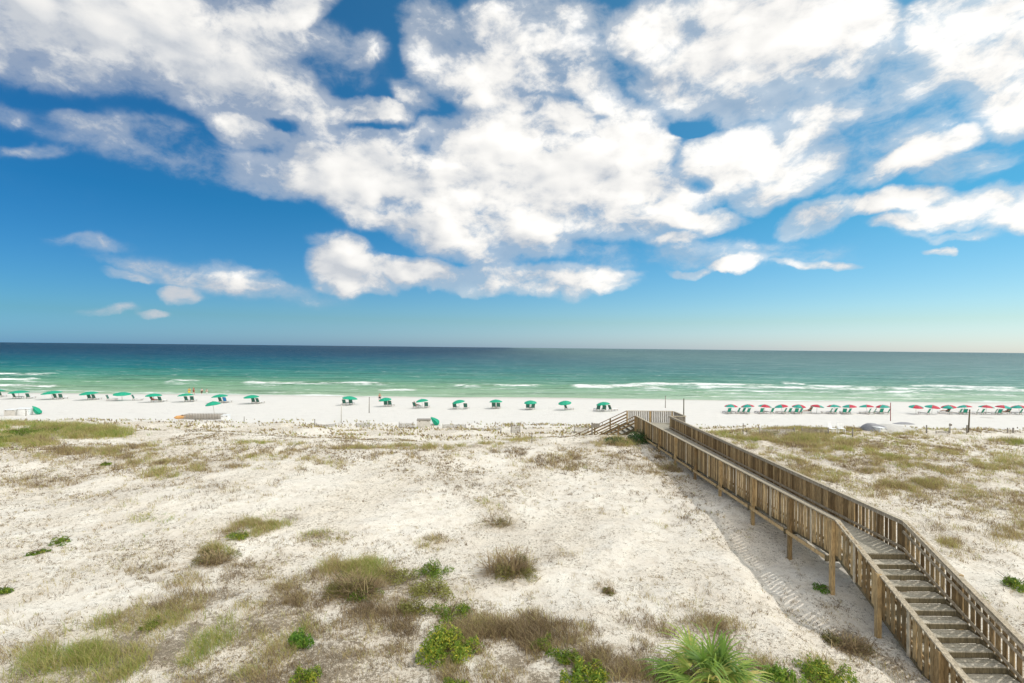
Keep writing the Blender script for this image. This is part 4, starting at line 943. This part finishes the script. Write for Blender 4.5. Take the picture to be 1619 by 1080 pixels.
# the clouds ahead lie on a plane square to the sea direction: P = (x/y, z/y) of the world direction
PC = {}
def plane(kind, q):
    if (kind, q) not in PC:
        v = Dw if kind else Dn; sy = t.new('ShaderNodeSeparateXYZ'); t.put(sy.inputs[0], v); yy = t.math('MAXIMUM', sy.outputs[1], .08)
        px_ = t.math('DIVIDE', sy.outputs[0], yy); pz_ = t.math('DIVIDE', sy.outputs[2], yy); c, n_ = math.cos(R(q)), math.sin(R(q))
        a_ = t.math('MULTIPLY_ADD', px_, c, t.math('MULTIPLY', pz_, -n_)); b_ = t.math('MULTIPLY_ADD', px_, n_, t.math('MULTIPLY', pz_, c))
        PC[(kind, q)] = t.new('ShaderNodeCombineXYZ', i_0=a_, i_1=b_).outputs[0]
    return PC[(kind, q)]
def blob(cx_, cy_, rx, ry, rot, g, k=1.08):
    """quadratic bump g*(1-r*r) on a tilted ellipse"""
    q = min((-50, -36, -22, -10, 0, 10, 22, 40), key=lambda z: abs(z-rot)); P = plane(ry > 34, q)
    d = pdir(cx_, cy_); px_, pz_ = d[0]/d[1], d[2]/d[1]; c, n_ = math.cos(R(q)), math.sin(R(q))
    u_, v_ = px_*c-pz_*n_, px_*n_+pz_*c; sx, sy_ = 800/(rx*k+3), 800/(ry*k+3)
    m_ = t.new('ShaderNodeVectorMath'); m_.operation = 'MULTIPLY_ADD'; t.put(m_.inputs[0], P); m_.inputs[1].default_value = (sx, sy_, 0); m_.inputs[2].default_value = (-u_*sx, -v_*sy_, 0)
    return t.math('MULTIPLY_ADD', t.vm('DOT_PRODUCT', m_.outputs[0], m_.outputs[0]), -g, g)
field = t.math('ADD', 0.0, 0.0)
for *g_, wt in BL:
    if g_[3] <= 34 and wt >= .5: wt = min(1.1, wt*1.22+.06)
    s_ = t.math('MINIMUM', blob(*g_, 1.15*min(wt, 1.1)), wt)
    field = t.math('SMOOTH_MAX', field, s_, .2)
field = t.math('MULTIPLY', field, t.mr(sp.outputs[1], .05, .2))
for *g_, wt in HOLES: field = t.math('SUBTRACT', field, t.math('MAXIMUM', blob(*g_, .95*wt), 0.0))
# unseen clouds overhead and behind the camera, added to lift the shadows
pz = t.math('ADD', t.math('MAXIMUM', dz, 0.0), .16)
pl_ = t.vm('DIVIDE', D_, t.new('ShaderNodeCombineXYZ', i_0=pz, i_1=pz, i_2=1.0).outputs[0])
back = t.mr(sp.outputs[1], -.15, -.4); bn = t.noise(pl_, .7, 4, .55)
field = t.math('ADD', field, t.math('MULTIPLY', back, t.mr(bn, .3, .55, .35, 1.2)))
up_ = t.mr(dz, .72, .9); field = t.math('ADD', field, t.math('MULTIPLY', up_, t.mr(bn, .42, .62, 0, .8)))
Ds = t.vm('ADD', t.vm('MULTIPLY', D_, (1, 1, 1.7)), warpnode(D_, 11, 2, .03))
n1 = t.noise(Ds, 5.5, 8, .62); nr = t.noise(Ds, 5.5, 3, .5); n1s = t.noise(t.vm('ADD', Ds, (.02, .0, .035)), 5.5, 3, .5)
n2 = t.noise(Ds, 2.6, 2, .5)
q_ = t.vm('MULTIPLY', plane(1, -22), (3.6, 12, 0)); n3 = t.noise(q_, 1.0, 8, .64, .4)
n4 = t.noise(t.vm('MULTIPLY', Dn, (1, 1, 1.6)), 19, 6, .62, .3)
sw = t.mr(t.math('DIVIDE', sp.outputs[0], t.math('MAXIMUM', sp.outputs[1], .1)), .15, .75, .12, .62)
sw = t.math('MULTIPLY', sw, t.mr(sp.outputs[1], .1, .3))
nn = t.math('ADD', t.math('MULTIPLY', n1, .75), t.math('MULTIPLY', n2, .25))
nn = t.math('ADD', t.math('MULTIPLY', nn, t.math('SUBTRACT', 1.0, sw)), t.math('MULTIPLY', n3, sw))
nn = t.math('ADD', nn, t.math('MULTIPLY_ADD', n4, .34, -.17))
dens = t.math('ADD', field, t.math('MULTIPLY_ADD', nn, 4.2, -2.1-.33))
crisp = t.mr(dens, -.32, .68); veil = t.math('MULTIPLY', t.mr(dens, -1.1, .1), .5)
cov = t.math('MAXIMUM', crisp, veil)
cov = t.math('MULTIPLY', cov, t.mr(t.math('ADD', field, t.math('MULTIPLY_ADD', nn, 2.0, -1.0)), -.08, .55))
cov = t.math('MULTIPLY', cov, t.mr(field, -.02, .22))
sd_ = t.vm('DOT_PRODUCT', D_, tuple(sund))
rel = t.math('ADD', t.math('SUBTRACT', nr, n1s), t.math('MULTIPLY', t.math('SUBTRACT', n1, nr), .35))
thick = t.mr(dens, .0, 1.0)
lum = t.math('MULTIPLY_ADD', sd_, .36, .56)
lum = t.math('ADD', lum, t.math('MULTIPLY', rel, 1.35))
lum = t.math('ADD', lum, t.math('MULTIPLY', thick, .20))
lum = t.math('MINIMUM', t.math('MAXIMUM', lum, .68), 1.06)
lum = t.math('MULTIPLY', lum, t.math('ADD', 1.0, t.math('MULTIPLY', t.math('MAXIMUM', back, t.math('MULTIPLY', up_, .6)), 2.0)))  # unseen clouds boosted above the visible ones as fill light
ccol = t.mix(t.mr(lum, .5, .98), (.80, .88, 1.0), (1.0, .985, .955))
ccol = t.mix(back, ccol, (1.0, .96, .88))
ccol = t.vm('SCALE', ccol, lum)
hsv = t.new('ShaderNodeHueSaturation', i_Saturation=1.25, i_Value=1.0); t.put(hsv.inputs['Color'], sky.outputs[0])
tr_ = t.ramp(t.math('MAXIMUM', dz, 0.0), [(0, (.70, .93, 1.26)), (.05, (.58, .79, .79)), (.24, (.24, .75, .70)), (.5, (.36, .82, .70)), (1, (.35, .8, .62))])
tint = t.vm('MULTIPLY', hsv.outputs[0], t.vm('MULTIPLY', tr_, t.new('ShaderNodeCombineXYZ', i_0=t.mr(sd_, -.3, .75, .5, 1.2, 'LINEAR'), i_1=t.mr(sd_, -.3, .75, .97, 1.12, 'LINEAR'), i_2=t.mr(sd_, -.3, .75, 1.55, 1.28, 'LINEAR')).outputs[0]))
bg = t.new('ShaderNodeBackground', i_Strength=.10); t.put(bg.inputs[0], tint)
bc = t.new('ShaderNodeBackground', i_Strength=1.0); t.put(bc.inputs[0], ccol)
mx = t.new('ShaderNodeMixShader'); t.put(mx.inputs[0], cov); t.l.new(bg.outputs[0], mx.inputs[1]); t.l.new(bc.outputs[0], mx.inputs[2]); t.l.new(mx.outputs[0], out.inputs[0])
w.cycles.sampling_method = 'MANUAL'; w.cycles.sample_map_resolution = 512
sl = bpy.data.lights.new('sun', 'SUN'); sl.energy = 2.5; sl.angle = R(.53); sl.color = (1, .955, .88)
so = bpy.data.objects.new('sun', sl); COL.objects.link(so); so.rotation_euler = sund.to_track_quat('Z', 'Y').to_euler(); so.location = (60, 40, 60)
S.view_settings.view_transform = 'Standard'; S.view_settings.look = 'None'; S.view_settings.exposure = 0; S.view_settings.gamma = 1
S.render.engine = 'CYCLES'
